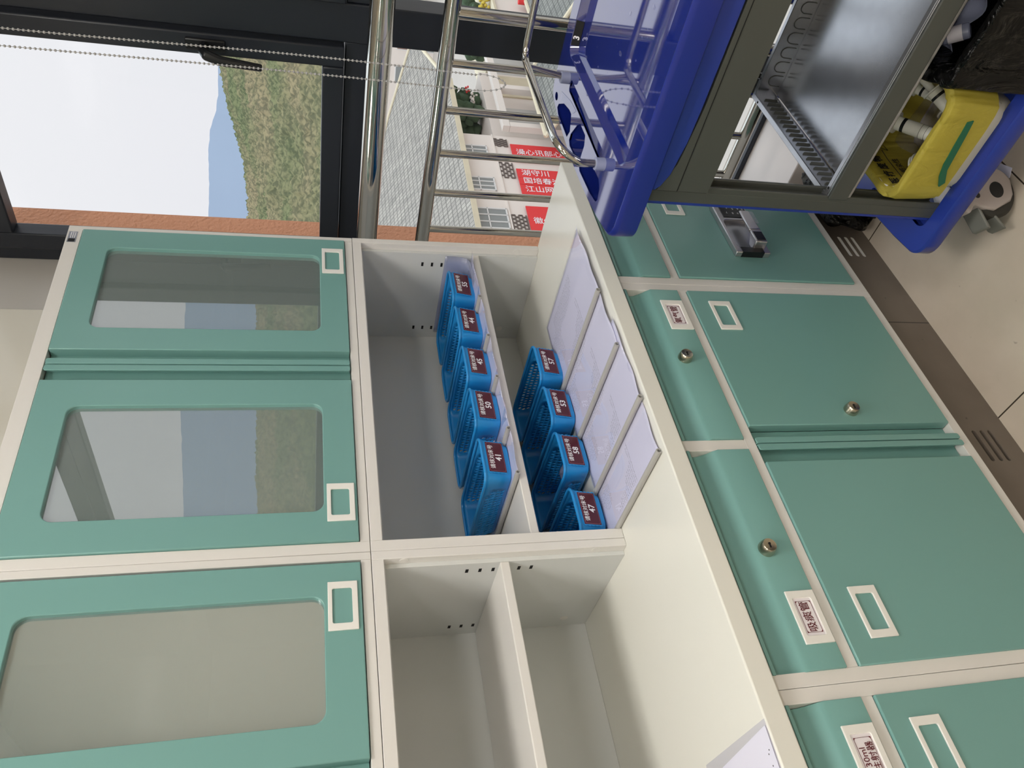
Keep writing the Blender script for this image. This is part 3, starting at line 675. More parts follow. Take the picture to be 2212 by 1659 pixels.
# label geometry on the sloping front
def basket_label(c, num, x, yb, zb):
    # c already at its place; front face plane
    wb2, lb2, lt2, Hh = 0.083, 0.222, 0.244, 0.055
    fy = -lb2 / 2; dy = -(lt2 - lb2) / 2
    up = Vector((0, dy, Hh)).normalized(); nrm = Vector((1, 0, 0)).cross(up); base = Vector((x, yb, zb)) + Vector((0, fy, 0))
    cen = base + Vector((0, dy, Hh)) * 0.53
    def P(u, v, d): return cen + Vector((u, 0, 0)) + up * v + nrm * d
    def slab(pts, d0, d1, name, mname, par):
        m = MB(); A_ = [m.bm.verts.new(P(u, v, d0)) for u, v in pts]; B_ = [m.bm.verts.new(P(u, v, d1)) for u, v in pts]; n = len(pts)
        m._f(A_[::-1]); m._f(B_)
        for i in range(n): m._f([A_[i], A_[(i + 1) % n], B_[(i + 1) % n], B_[i]])
        return m.build(name, mname, par, smooth=False)
    # scalloped plate moulded behind the label
    sc = []
    w_, h_ = 0.0375, 0.0205
    for i in range(25):
        t_ = i / 24; sc.append((w_ + 0.0022 * abs(math.sin(t_ * math.pi * 5)), -h_ + 2 * h_ * t_))
    for i in range(25):
        t_ = i / 24; sc.append((-w_ - 0.0022 * abs(math.sin(t_ * math.pi * 5)), h_ - 2 * h_ * t_))
    slab(sc, 0.0012, 0.0022, 'label_plate', 'basket_blue', c)
    lab = slab([(-0.0362, -0.0185), (0.0362, -0.0185), (0.0362, 0.0185), (-0.0362, 0.0185)], 0.0022, 0.0028, 'number_label', 'maroon', c)
    # thin pink border line
    o_ = rrect(-0.0345, 0.0345, -0.0168, 0.0168, 0.003, 3); i_ = rrect(-0.0341, 0.0341, -0.0164, 0.0164, 0.0028, 3)
    m = MB(); A_ = [m.bm.verts.new(P(u, v, 0.0030)) for u, v in o_]; B_ = [m.bm.verts.new(P(u, v, 0.0030)) for u, v in i_]
    for i in range(len(o_)): m._f([A_[i], A_[(i + 1) % len(o_)], B_[(i + 1) % len(o_)], B_[i]])
    m.build('border_line', 'pink_line', lab, smooth=False)
    lettering('请核对床号', 0.0118, 'ink_white', lab, P(0, 0.0085, 0.0030), (1, 0, 0), up, depth=0.0001, bold=0.00005)
    lettering(num, 0.0185, 'ink_white', lab, P(0, -0.0065, 0.0030), (1, 0, 0), up, depth=0.0001, bold=0.0003)
ups = [(-0.631, '41'), (-0.4945, '50'), (-0.368, '45'), (-0.2375, '44'), (-0.1115, '55')]
lows = [(-0.760, '47'), (-0.6185, '58'), (-0.491, '53'), (-0.366, '57')]
BL = {'41': 'blue basket numbered 41, leftmost on the open shelf', '50': 'blue basket numbered 50, second from the left on the open shelf', '45': 'blue basket numbered 45 in the middle of the row on the open shelf',
      '44': 'blue basket numbered 44, second from the window on the open shelf', '55': 'blue basket numbered 55 against the window-side panel on the open shelf',
      '47': 'blue basket numbered 47, leftmost on the worktop', '58': 'blue basket numbered 58 with a clear pouch inside, on the worktop', '53': 'blue basket numbered 53 on the worktop, one in from the window-side end', '57': 'blue basket numbered 57, nearest the window on the worktop'}
first = True
for lst, zb, where in ((ups, 0.9155 + 0.0035, 'upper shelf'), (lows, ZC + 0.0085, 'worktop')):
    for x, num in lst:
        c = bsk if first else copy_tree(bsk) if not first else None
        first_used = first; first = False
        if not first_used:
            # drop the label parts inherited from the first, each basket has its own
            for ch_ in list(c.children):
                if ch_.name.startswith(('label_plate', 'number_label')):
                    for g_ in list(ch_.children): bpy.data.objects.remove(g_)
                    bpy.data.objects.remove(ch_)
        c.location = (x, 0.156, zb)
        tag(c, BL[num], 'basket', 'blue numbered baskets')
        basket_label(c, num, x, 0.156, zb)

# things in the baskets
def ampoule_box(x, y_, z_, w_, d_, h_, name, m_, label, cat, rz=0.0):
    mb = MB(); mb.box(-w_ / 2, w_ / 2, -d_ / 2, d_ / 2, 0, h_); mb.xf(Matrix.Translation((x, y_, z_)) @ Matrix.Rotation(rz, 4, 'Z'))
    o = mb.build(name, m_, origin=(x, y_, z_), bev=0.001); tag(o, label, cat); return o
ampoule_box(-0.515, 0.09, 0.922, 0.035, 0.055, 0.028, 'medicine_box', 'card', 'small white carton inside blue basket 50', 'box', 0.3)
def vial(x, y_, z_, r_, L_, ax, label, par_m='cloudy_plastic', capm='satin_silver'):
    v = empty('vial', (x, y_, z_), label, 'vial'); a = Vector(ax).normalized()
    MB().lathe([(r_ * 0.85, 0), (r_, 0.002), (r_, L_ * 0.7), (r_ * 0.55, L_ * 0.82), (r_ * 0.55, L_ * 0.9)], (x, y_, z_), a, 20).build('bottle', par_m, v)
    MB().lathe([(r_ * 0.65, L_ * 0.88), (r_ * 0.65, L_)], (x, y_, z_), a, 20).build('cap', capm, v)
    MB().lathe([(r_ * 1.01, L_ * 0.2), (r_ * 1.01, L_ * 0.6)], (x, y_, z_), a, 20).build('paper_label', 'card', v)
    return v
vial(-0.652, 0.085, 0.9345, 0.0115, 0.045, (0.15, 1, 0.0), 'small clear vial lying in blue basket 41')
vial(-0.605, 0.12, 0.9345, 0.0115, 0.045, (-0.25, 1, 0.0), 'small clear vial lying beside the wall of basket 41')
vial(-0.515, 0.155, 0.9345, 0.0115, 0.045, (0.2, 1, 0.0), 'small clear vial behind the carton in basket 50')
pk = MB(); pk.surf(lambda u, v: (-0.632 + 0.03 * math.cos(2 * math.pi * u) * math.sin(math.pi * v) * (1 + 0.1 * math.sin(9 * u)), 0.10 + 0.035 * math.sin(2 * math.pi * u) * math.sin(math.pi * v), ZC + 0.031 + 0.017 * math.cos(math.pi * v) + 0.004 * math.sin(12 * u)), 18, 9, cu=True)
pk = pk.build('drip_bag', 'cloudy_plastic', origin=(-0.632, 0.10, ZC + 0.012)); tag(pk, 'clear soft plastic pouch lying in blue basket 58', 'pouch')

# ------------------------------------------------------------------ slide-bar folders
def folder(xbar, yf, yb, z_, wdt, label, grp, droop=0.0, order=0):
    f = empty('report_folder', (xbar, (yf + yb) / 2, z_), label, 'folder', grp)
    bar = MB(); r_ = 0.0052
    sec = [(xbar - r_ * math.cos(a) * 0.9, z_ + 0.0052 + r_ * math.sin(a)) for a in [math.radians(d_) for d_ in range(-50, 231, 20)]]
    sec += [(xbar + r_ * 0.7 * math.cos(a) * 0.9 if False else xbar - r_ * 0.62 * math.cos(a), z_ + 0.0052 + r_ * 0.62 * math.sin(a)) for a in [math.radians(d_) for d_ in range(230, -51, -28)]]
    A_ = [(p[0], p[1]) for p in sec]
    bar.prism([(x_, zz_) for x_, zz_ in A_], 'y', yf, yb); bar.build('slide_bar', 'bar_grey', f)
    nx_, ny_ = 16, 30
    def sheet(lift, wob, xa, xb, ya, yb_):
        def fn(u, v):
            x_ = xa + (xb - xa) * u; y_ = ya + (yb_ - ya) * v
            zz = z_ + lift + 0.0006 * math.sin(u * 7 + order) * wob
            edge = math.exp(-v * 14); zz += edge * (0.0012 * (1 + math.sin(u * 9 + order * 2)) * wob)
            return (x_, y_ + wob * 0.0014 * math.sin(u * 13 + order) * edge, zz)
        return MB().surf(fn, nx_, ny_)
    s = sheet(0.0012, 1, xbar + 0.003, xbar + wdt - 0.006, yf + 0.004, yb - 0.004)
    s.build('printed_pages', 'printed_sheet', f, solid=0.0006, uvplane=((xbar, yf, 0), (1, 0, 0), (0, 1, 0), wdt, yb - yf))
    s = sheet(0.0019, 1, xbar + 0.002, xbar + wdt, yf, yb)
    s.build('clear_cover', 'clear_plastic', f)
    return f
names = ['right end of the worktop', 'second slide bar from the window', 'third slide bar from the window', 'fourth slide bar from the window']
for i, (xb_, yf) in enumerate([(-0.8255, -0.236), (-0.7130, -0.243), (-0.5745, -0.232), (-0.4305, -0.238)]):
    folder(xb_, yf, yf + 0.305, ZC + 0.0004 + 0.0022 * i, 0.205, ['report folder under baskets 47, leftmost on the worktop', 'report folder on the worktop, second slide bar from the left', 'report folder on the worktop, second slide bar from the window', 'report folder nearest the window on the worktop, before basket 57'][i], 'slide-bar folders on the worktop', order=i)
ul = ['leftmost report folder on the open shelf, its whole slide bar showing', 'report folder on the open shelf, second slide bar from the left', 'report folder on the open shelf, middle slide bar of five', 'report folder on the open shelf, second slide bar from the window', 'report folder on the open shelf nearest the window, under the last basket']
for i, xb_ in enumerate([-0.697, -0.589, -0.449, -0.326, -0.198]):
    folder(xb_, -0.004, 0.288, 0.9154 + 0.0004 + 0.0005 * i, min(0.165, -0.034 - xb_), ul[i], 'slide-bar folders on the upper shelf', order=i)
# clear sleeve leaning on the side panel
sl = MB(); 
prof = [(-0.115, 0.921), (-0.07, 0.9205), (-0.045, 0.922), (-0.034, 0.928), (-0.0285, 0.940), (-0.0265, 0.958), (-0.0260, 0.981)]
def slf(u, v):
    k_ = v * (len(prof) - 1); i_ = min(int(k_), len(prof) - 2); t_ = k_ - i_
    x_ = prof[i_][0] * (1 - t_) + prof[i_ + 1][0] * t_; zz = prof[i_][1] * (1 - t_) + prof[i_ + 1][1] * t_
    return (x_, 0.022 + 0.262 * u, zz)
sl.surf(slf, 10, 18); sl = sl.build('plastic_sleeve', 'cloudy_plastic', origin=(-0.06, 0.15, 0.921), solid=0.0004); tag(sl, 'translucent bluish plastic sleeve curling up the side panel beside basket 55', 'plastic sleeve')
# folder at the near end of the worktop
xs = [(-1.2645, -0.2475), (-1.262, -0.0475), (-1.50, -0.030), (-1.52, -0.240)]
sv = MB().plate(xs[::-1], [], 'z', ZC + 0.0004, ZC + 0.0010); 
f = empty('document_sleeve', (-1.39, -0.14, ZC), 'clear document sleeve with blank white sheet at the near end of the worktop', 'plastic sleeve')
sv.build('cover', 'clear_plastic', f, smooth=False)
xs2 = [(-1.272, -0.2455), (-1.282, -0.060), (-1.495, -0.04), (-1.515, -0.236)]
MB().plate(xs2[::-1], [], 'z', ZC + 0.0012, ZC + 0.0018).build('sheet', 'paper', f, smooth=False)
dt = MB()
for q in ((-1.30, -0.236), (-1.304, -0.232), (-1.318, -0.232)): dt.box(q[0], q[0] + 0.0018, q[1], q[1] + 0.0016, ZC + 0.0018, ZC + 0.0020)
dt.build('ink_dots', 'ink_black', f)

# ------------------------------------------------------------------ trolley
T = empty('medical_trolley', (-0.24, -0.85, 0.0), 'grey and blue medical trolley with steel guard rail beside the window', 'trolley')
TX0, TX1, TY0, TY1 = -0.492, 0.012, -1.22, -0.385      # outer box of the top tray (Y1 = end near the cabinets)
def end_outline(x0, x1, y0, y1, r, bulge, n=8):
    pts = [(x0 + 0.03, y0), (x1 - 0.03, y0)]
    pts = []
    for i in range(n + 1): a = math.radians(270 + 90 * i / n); pts.append((x1 - r + r * math.cos(a), y0 + r + r * math.sin(a)))
    for i in range(n + 1): a = math.radians(0 + 78 * i / n); pts.append((x1 - r + r * math.cos(a), y1 - bulge - r + r * math.sin(a)))
    for i in range(1, 8):
        t_ = i / 8; x_ = (x1 - r * 0.8) * (1 - t_) + (x0 + r * 0.8) * t_; pts.append((x_, y1 - bulge + bulge * math.sin(math.pi * t_) ** 0.8 * 1.0))
    for i in range(n + 1): a = math.radians(102 + 78 * i / n); pts.append((x0 + r + r * math.cos(a), y1 - bulge - r + r * math.sin(a)))
    for i in range(n + 1): a = math.radians(180 + 90 * i / n); pts.append((x0 + r + r * math.cos(a), y0 + r + r * math.sin(a)))
    return pts
out = end_outline(TX0, TX1, TY0, TY1, 0.035, 0.020)
# rim with openings: recessed work surface, groove, three bins and a round hole
well = rrect(-0.452, -0.030, TY0 + 0.06, -0.520, 0.022, 6)
groove = [(-0.390, -0.492), (-0.082, -0.494), (-0.074, -0.484), (-0.096, -0.474), (-0.366, -0.466), (-0.390, -0.474)]
groove = rrect(-0.352, -0.090, -0.494, -0.470, 0.009, 4)
binA = [(-0.392, -0.418), (-0.384, -0.410), (-0.345, -0.403), (-0.268, -0.398), (-0.258, -0.404), (-0.262, -0.420), (-0.318, -0.446), (-0.368, -0.448), (-0.385, -0.438)]
binB = [(-0.246, -0.402), (-0.180, -0.398), (-0.168, -0.404), (-0.168, -0.418), (-0.190, -0.450), (-0.206, -0.462), (-0.246, -0.462), (-0.256, -0.446), (-0.254, -0.412)]
binC = [(-0.150, -0.400), (-0.064, -0.401), (-0.048, -0.408), (-0.052, -0.418), (-0.100, -0.446), (-0.142, -0.446), (-0.160, -0.418)]
rh = [(-0.026 + 0.011 * math.cos(2 * math.pi * i / 14), -0.421 + 0.008 * math.sin(2 * math.pi * i / 14)) for i in range(14)]
top = MB(); top.plate(out, [h_[::-1] for h_ in (well, groove, binA, binB, binC, rh)], 'z', 0.7955, 0.800)
for h_ in (well,):
    n_ = len(h_)
    cx_ = sum(p[0] for p in h_) / n_; cy_ = sum(p[1] for p in h_) / n_
    lo = [(cx_ + (p[0] - cx_) * 0.975, cy_ + (p[1] - cy_) * 0.985) for p in h_]
    A_ = [top.bm.verts.new((p[0], p[1], 0.799)) for p in h_]; B_ = [top.bm.verts.new((p[0], p[1], 0.783)) for p in lo]
    for i in range(n_): top._f([A_[i], A_[(i + 1) % n_], B_[(i + 1) % n_], B_[i]])
    top._f(B_)
for h_, dep in ((groove, 0.787), (binA, 0.755), (binC, 0.755), (rh, 0.77)):
    n_ = len(h_); A_ = [top.bm.verts.new((p[0], p[1], 0.799)) for p in h_]; B_ = [top.bm.verts.new((p[0], p[1], dep)) for p in h_]
    for i in range(n_): top._f([A_[i], A_[(i + 1) % n_], B_[(i + 1) % n_], B_[i]])
    top._f(B_)
h_ = binB; n_ = len(h_); A_ = [top.bm.verts.new((p[0], p[1], 0.799)) for p in h_]; B_ = [top.bm.verts.new((p[0], p[1], 0.758)) for p in h_]
for i in range(n_): top._f([A_[i], A_[(i + 1) % n_], B_[(i + 1) % n_], B_[i]])
# outer skirt
n_ = len(out); cx_, cy_ = -0.24, -0.80
def sc_(p, k_): return (p[0] + (cx_ - p[0]) / abs(cx_ - p[0] + 1e-9) * k_ if False else p[0] + (k_ if p[0] < cx_ else -k_), p[1] + (k_ if p[1] < cy_ else -k_))
rings = []; skirt = MB()
for dz, k_ in ((0.7998, 0.000), (0.797, -0.003), (0.790, -0.0045), (0.757, -0.0035), (0.755, 0.004)):
    rings.append([skirt.bm.verts.new((sc_(p, k_)[0], sc_(p, k_)[1], dz)) for p in out])
for A_, B_ in zip(rings, rings[1:]):
    for i in range(n_): skirt._f([A_[i], A_[(i + 1) % n_], B_[(i + 1) % n_], B_[i]])
tt = top.build('top_tray', 'tray_blue', T, angle=40)
skirt.build('tray_skirt', 'tray_side', T, angle=60)
# side valance in blue with a rounded end
MB().prism([(-1.2, 0.752), (-0.512, 0.752), (-0.507, 0.748), (-0.517, 0.738), (-0.54, 0.728), (-0.60, 0.720), (-0.66, 0.718), (-1.2, 0.716)], 'x', -0.484, -0.474).build('blue_valance', 'base_blue', T, bev=0.002)
# number plate on the inner wall of the tray
nb = MB().hexa([(-0.0375, -0.585, 0.7835), (-0.0375, -0.522, 0.7835), (-0.0320, -0.522, 0.7835), (-0.0320, -0.585, 0.7835), (-0.0315, -0.585, 0.7985), (-0.0315, -0.522, 0.7985), (-0.030, -0.522, 0.7985), (-0.030, -0.585, 0.7985)]).build('number_label', 'ink_black', T)
lettering('3', 0.017, 'ink_white', nb, (-0.0360, -0.5525, 0.7915), (0, -1, 0), (0.37, 0, 0.93), depth=0.0002, bold=0.0005)
# water drops on the tray
dr = MB(); random.seed(3)
for i in range(70):
    x_ = random.uniform(-0.43, -0.05); y_ = random.uniform(-0.92, -0.535); r_ = random.choice([0.0012, 0.0015, 0.002, 0.003, 0.0045])
    bmesh_r = bmesh.ops.create_icosphere(dr.bm, subdivisions=1, radius=1)
    e_ = random.uniform(1, 1.9); 
    for v in bmesh_r['verts']: v.co = Vector((x_ + v.co.x * r_ * e_, y_ + v.co.y * r_, 0.7831 + v.co.z * r_ * 0.22))
dw = dr.build('water_drops', 'clear_plastic', T); dw['kind'] = 'stuff'
MB().plate([(-0.118, -0.462), (-0.052, -0.446), (-0.060, -0.432), (-0.150, -0.452), (-0.165, -0.466)], [], 'z', 0.8002, 0.8006).build('tape_residue', 'cloudy_plastic', T)
# guard rail
gz = 0.892
def arc(a, b, c, n=6):   # quadratic bend
    a, b, c = Vector(a), Vector(b), Vector(c)
    return [a * (1 - t) ** 2 + b * 2 * t * (1 - t) + c * t * t for t in [i / n for i in range(n + 1)]]
GX0, GX1, GY = -0.372, -0.075, -0.481
XB = -0.040
path = [(GX0, GY, 0.799), (GX0, GY, 0.835)] + arc((GX0, GY, 0.845), (GX0, GY - 0.02, gz), (GX0 + 0.055, GY - 0.024, gz), 8) + [(-0.16, GY - 0.024, gz)] + arc((-0.07, GY - 0.024, gz), (XB, GY - 0.024, gz), (XB - 0.001, GY - 0.062, gz), 6) + [(XB - 0.001, -0.60, gz), (XB - 0.001, -1.12, gz)]
MB().tube(path, 0.0072, 14).build('guard_rail', 'steel_tube', T)
MB().tube([(GX1, GY - 0.006, 0.799), (GX1 + 0.004, GY - 0.020, gz)], 0.0062, 14).build('rail_post', 'steel_tube', T)
MB().tube([(XB, -1.10, 0.799), (XB, -1.12, gz)], 0.0062, 14).build('rail_post', 'steel_tube', T)
for (x_, y_) in ((GX0, GY), (GX1, GY - 0.006)):
    MB().lathe([(0.0115, 0.799), (0.0112, 0.817), (0.0100, 0.818)], (x_, y_, 0), (0, 0, 1), 20).build('rail_socket', 'cap_grey', T)
# drawer box
MB().box(-0.474, -0.006, -1.18, -0.500, 0.645, 0.752).build('drawer_case', 'trolley_grey', T, bev=0.002)
dw_ = MB(); dw_.prism([(-1.17, 0.714), (-0.66, 0.714), (-0.56, 0.722), (-0.508, 0.742), (-0.508, 0.647), (-1.17, 0.647)], 'x', -0.482, -0.474)
dw_.box(-0.4825, -0.482, -1.17, -0.508, 0.7035, 0.7050)
dw_.build('drawer_front', 'trolley_grey', T, bev=0.001)
MB().box(-0.4828, -0.482, -1.17, -0.508, 0.7042, 0.7052).build('seam', 'dark_hole', T)
# posts
for nm, (px_, py_, sx_) in {'a': (-0.458, -0.490, 1), 'b': (-0.028, -0.490, -1), 'c': (-0.458, -1.16, 1), 'd': (-0.028, -1.16, -1)}.items():
    q = MB(); sgn = 1 if py_ > -0.8 else -1
    q.box(px_ - 0.017, px_ + 0.017, py_ - 0.013, py_ + 0.009, 0.165, 0.756)
    q.box(px_ - 0.017 , px_ - 0.012, py_ - 0.024 * sgn, py_ - 0.012 * sgn, 0.165, 0.645) if sgn > 0 else None
    q.box(px_ + 0.010 , px_ + 0.016, py_ - 0.024 * sgn, py_ - 0.012 * sgn, 0.165, 0.645) if sgn > 0 else None
    P_ = q.build('post', 'trolley_grey', T, bev=0.0012)
    yy = (py_ + 0.009, py_ + 0.0155) if sgn > 0 else (py_ - 0.0195, py_ - 0.013)
    MB().box(px_ - 0.015, px_ + 0.015, yy[0], yy[1], 0.165, 0.756).build('blue_strip', 'base_blue', P_, bev=0.001)
# steel shelf with louvred sides
sh = MB(); SX0, SX1, SY0, SY1, SZ, SR = -0.474, -0.100, -1.18, -0.503, 0.352, 0.402
sh.box(SX0 + 0.012, SX1 - 0.010, SY0, SY1 - 0.010, SZ - 0.003, SZ)
sh.box(SX0, SX0 + 0.004, SY0, SY1 - 0.004, SZ + 0.008, SR + 0.006); sh.box(SX0 + 0.004, SX0 + 0.014, SY0, SY1 - 0.004, SR + 0.003, SR + 0.006); sh.box(SX0 + 0.012, SX0 + 0.014, SY0, SY1 - 0.004, SZ, SR + 0.004)
sh.build('shelf', 'satin_steel', T, bev=0.0015)
fr_ = MB().box(SX0 - 0.004, SX0, SY0, SY1 - 0.006, SZ + 0.016, SR + 0.004); fr_.build('shelf_front', 'trolley_grey', T, bev=0.002)
sw = MB()
sw.box(SX0 + 0.012, SX1, SY1 - 0.008, SY1 - 0.006, SZ - 0.002, SR); sw.box(SX0 + 0.012, SX1, SY1 - 0.008, SY1 + 0.004, SR - 0.002, SR)
sw.box(SX1 - 0.010, SX1 - 0.008, SY0, SY1 - 0.006, SZ - 0.002, SR); sw.box(SX1 - 0.010, SX1, SY0, SY1 - 0.006, SR - 0.002, SR)
SWo = sw.build('shelf_side', 'satin_steel', T, bev=0.0008)
lo_ = MB()
x_ = SX0 + 0.024
while x_ < SX1 - 0.02:
    lo_.hexa([(x_, SY1 - 0.008, SZ + 0.008), (x_ + 0.003, SY1 - 0.008, SZ + 0.008), (x_ + 0.003, SY1 - 0.008, SZ + 0.040), (x_, SY1 - 0.008, SZ + 0.040), (x_, SY1 - 0.0082, SZ + 0.008), (x_ + 0.003, SY1 - 0.0120, SZ + 0.010), (x_ + 0.003, SY1 - 0.0120, SZ + 0.038), (x_, SY1 - 0.0082, SZ + 0.040)]); x_ += 0.0165
y_ = SY1 - 0.03
while y_ > SY0 + 0.03:
    pts_ = [(SX1 - 0.0105, y_ - 0.011 + 0.011 * math.cos(math.pi * (1 - i / 8)) + 0.0, SZ + 0.022 + 0.012 * math.sin(math.pi * i / 8)) for i in range(9)]
    lo_.tube([(SX1 - 0.0105, y_ - 0.022, SZ + 0.006)] + pts_[::1] + [(SX1 - 0.0105, y_, SZ + 0.006)], 0.0009, 6); y_ -= 0.030
lo_.build('louvres', 'trolley_grey', SWo)
rv = MB()
for q in ((SX0 + 0.030, SY1 - 0.001, SR + 0.0002), (SX1 - 0.03, SY1 - 0.001, SR + 0.0002), (SX1 - 0.005, SY1 - 0.04, SR + 0.0002), (SX0 + 0.009, SY1 - 0.022, SR + 0.0062)): rv.box(q[0] - 0.002, q[0] + 0.002, q[1] - 0.002, q[1] + 0.002, q[2] - 0.0003, q[2] + 0.0003)
rv.build('rivets', 'dark_hole', SWo)
# base tray
bo = end_outline(-0.502, 0.012, -1.22, -0.392, 0.035, 0.014)
bs = MB()
bwell = rrect(-0.474, -0.016, -1.18, -0.452, 0.02, 5)
sl1 = rrect(-0.372, -0.300, -0.432, -0.416, 0.0075, 4); sl2 = rrect(-0.20, -0.13, -0.432, -0.416, 0.0075, 4)
bs.plate(bo, [h_[::-1] for h_ in (bwell, sl1, sl2)], 'z', 0.158, 0.166)
n_ = len(bwell); A_ = [bs.bm.verts.new((p[0], p[1], 0.165)) for p in bwell]; B_ = [bs.bm.verts.new((p[0], p[1], 0.148)) for p in bwell]
for i in range(n_): bs._f([A_[i], A_[(i + 1) % n_], B_[(i + 1) % n_], B_[i]])
bs._f(B_)
n_ = len(bo); rings = []
for dz, k_ in ((0.1658, 0), (0.162, -0.003), (0.135, -0.003), (0.130, 0.0), (0.129, 0.010)): rings.append([bs.bm.verts.new((sc_(p, k_)[0], sc_(p, k_)[1], dz)) for p in bo])
for A_, B_ in zip(rings, rings[1:]):
    for i in range(n_): bs._f([A_[i], A_[(i + 1) % n_], B_[(i + 1) % n_], B_[i]])
bs._f([v for v in rings[-1]][::-1])
bs.build('base_tray', 'base_blue', T, angle=40)
# casters
def caster(x, y_, rz, brake=True):
    c = MB()
    M_ = Matrix.Translation((x, y_, 0)) @ Matrix.Rotation(rz, 4, 'Z')
    # wheel: axis along local Y, trailing to local +X
    wx = 0.022
    def put(mb, name, m_, par, **k): mb.xf(M_); return mb.build(name, m_, par, **k)
    h = MB(); prof = [(0.0, 0.128)]
    hood = []
    for i in range(15):
        a = math.radians(-72 + 210 * i / 14); hood.append((wx + 0.043 * math.cos(a), 0.052 + 0.043 * math.sin(a)))
    hood += [(-0.022, 0.105), (-0.022, 0.122), (0.020, 0.122)]
    # order polygon by convex-ish outline
    hood = [(wx + 0.045 * math.cos(math.radians(a)), 0.051 + 0.043 * math.sin(math.radians(a))) for a in range(-60, 76, 5)] + [(0.034, 0.112), (0.026, 0.129), (-0.024, 0.129), (-0.028, 0.118), (-0.010, 0.106), (-0.016, 0.080), (-0.018, 0.060), (0.002, 0.020), (0.016, 0.012)]
    h.prism(hood, 'y', -0.026, 0.026); hh = put(h, 'caster', 'caster_grey', T, bev=0.005, bseg=3)
    wv = MB().lathe([(0.020, -0.021), (0.046, -0.020), (0.0505, -0.014), (0.0505, 0.014), (0.046, 0.020), (0.020, 0.021)], (wx, 0, 0.0505), (0, 1, 0), 36); put(wv, 'wheel', 'rubber', hh)
    for sgn in (-1, 1):
        d_ = MB().lathe([(0.016, 0.0255), (0.016, 0.0268)], (wx, 0, 0.052), (0, sgn, 0), 24); put(d_, 'axle_cap', 'black_plastic', hh)
        d_ = MB().lathe([(0.0055, 0.0255), (0.0055, 0.0268)], (0.008, 0, 0.098), (0, sgn, 0), 16); put(d_, 'axle_cap', 'black_plastic', hh)
    if brake:
        b_ = MB(); b_.hexa([(-0.018, -0.020, 0.085), (-0.018, 0.020, 0.085), (-0.012, 0.020, 0.094), (-0.012, -0.020, 0.094), (-0.052, -0.019, 0.068), (-0.052, 0.019, 0.068), (-0.050, 0.019, 0.076), (-0.050, -0.019, 0.076)])
        b_.hexa([(-0.012, -0.017, 0.060), (-0.012, 0.017, 0.060), (-0.008, 0.017, 0.070), (-0.008, -0.017, 0.070), (-0.050, -0.018, 0.030), (-0.050, 0.018, 0.030), (-0.046, 0.018, 0.040), (-0.046, -0.018, 0.040)])
        put(b_, 'brake_pedal', 'pedal_grey', hh, bev=0.003)
    put(MB().lathe([(0.012, 0.12), (0.012, 0.135)], (0, 0, 0), (0, 0, 1), 16), 'stem', 'chrome', hh)
caster(-0.468, -0.512, math.radians(-32)); caster(-0.06, -0.50, math.radians(150)); caster(-0.452, -1.14, math.radians(-80)); caster(-0.06, -1.14, math.radians(-80))

# ------------------------------------------------------------------ bins standing on the trolley base
def liner(mbn, cx_, cy_, hw, hd, ztop, zbot, amp, seed, flop, r=0.25, bx=0.78, zlow=None):
    """bag draped inside a bin and folded over its rim"""
    rnd = random.Random(seed); ph = [rnd.uniform(0, 6.28) for _ in range(6)]
    def sq(a, k_):
        ca, sa = math.cos(a), math.sin(a); e = 0.30
        return (abs(ca) ** e * (1 if ca > 0 else -1) * hw * k_, abs(sa) ** e * (1 if sa > 0 else -1) * hd * k_)
    lv_ = [(bx * 0.98, zbot + 0.006), (bx, zbot + 0.03), (0.845, ztop - 0.05), (0.88, ztop - 0.012), (0.93, ztop + 0.002), (1.02, ztop + 0.004), (1.06, ztop + 0.002), (1.075, ztop - 0.010), (1.06, ztop - flop * 0.45), (1.045, ztop - flop * 0.8), (1.03, ztop - flop)]
    def fn(u, v):
        k_ = v * (len(lv_) - 1); i_ = min(int(k_), len(lv_) - 2); t_ = k_ - i_
        s_ = lv_[i_][0] * (1 - t_) + lv_[i_ + 1][0] * t_; zz = lv_[i_][1] * (1 - t_) + lv_[i_ + 1][1] * t_
        a = 2 * math.pi * u; w_ = amp * (math.sin(7 * a + ph[0]) + 0.7 * math.sin(13 * a + ph[1] + 3 * v) + 0.5 * math.sin(23 * a + ph[2] - 5 * v))
        x_, y_ = sq(a, s_ + w_ * 0.5); return (cx_ + x_, cy_ + y_, zz + w_ * 0.25 * hw * (1 if v > 0.5 else 0.3))
    return mbn.surf(fn, 120, 40, cu=True)
BZ = 0.1495
yb_ = empty('waste_bin', (-0.40, -0.645, BZ), 'white bin lined with a yellow clinical waste bag on the trolley base', 'bin')
bn = MB()
def binshell(mb, cx_, cy_, hw, hd, z0, z1, taper):
    o0 = rrect(cx_ - hw * taper, cx_ + hw * taper, cy_ - hd * taper, cy_ + hd * taper, 0.03, 5); o1 = rrect(cx_ - hw, cx_ + hw, cy_ - hd, cy_ + hd, 0.035, 5)
    V0 = [mb.bm.verts.new((p[0], p[1], z0)) for p in o0]; V1 = [mb.bm.verts.new((p[0], p[1], z1)) for p in o1]; mb._f(V0[::-1]); n = len(o0)
    for i in range(n): mb._f([V0[i], V0[(i + 1) % n], V1[(i + 1) % n], V1[i]])
BCX, BCY, BHW, BHD, BZT = -0.390, -0.628, 0.104, 0.102, 0.292
binshell(bn, BCX, BCY, BHW * 0.93, BHD * 0.93, BZ, BZT - 0.002, 0.9); bn.build('bin_body', 'bin_white', yb_, solid=0.003, bev=0)
yl = liner(MB(), BCX, BCY, BHW, BHD, BZT, BZ + 0.004, 0.020, 4, 0.092).build('bag_liner', 'yellow_film', yb_, smooth=True, angle=180)
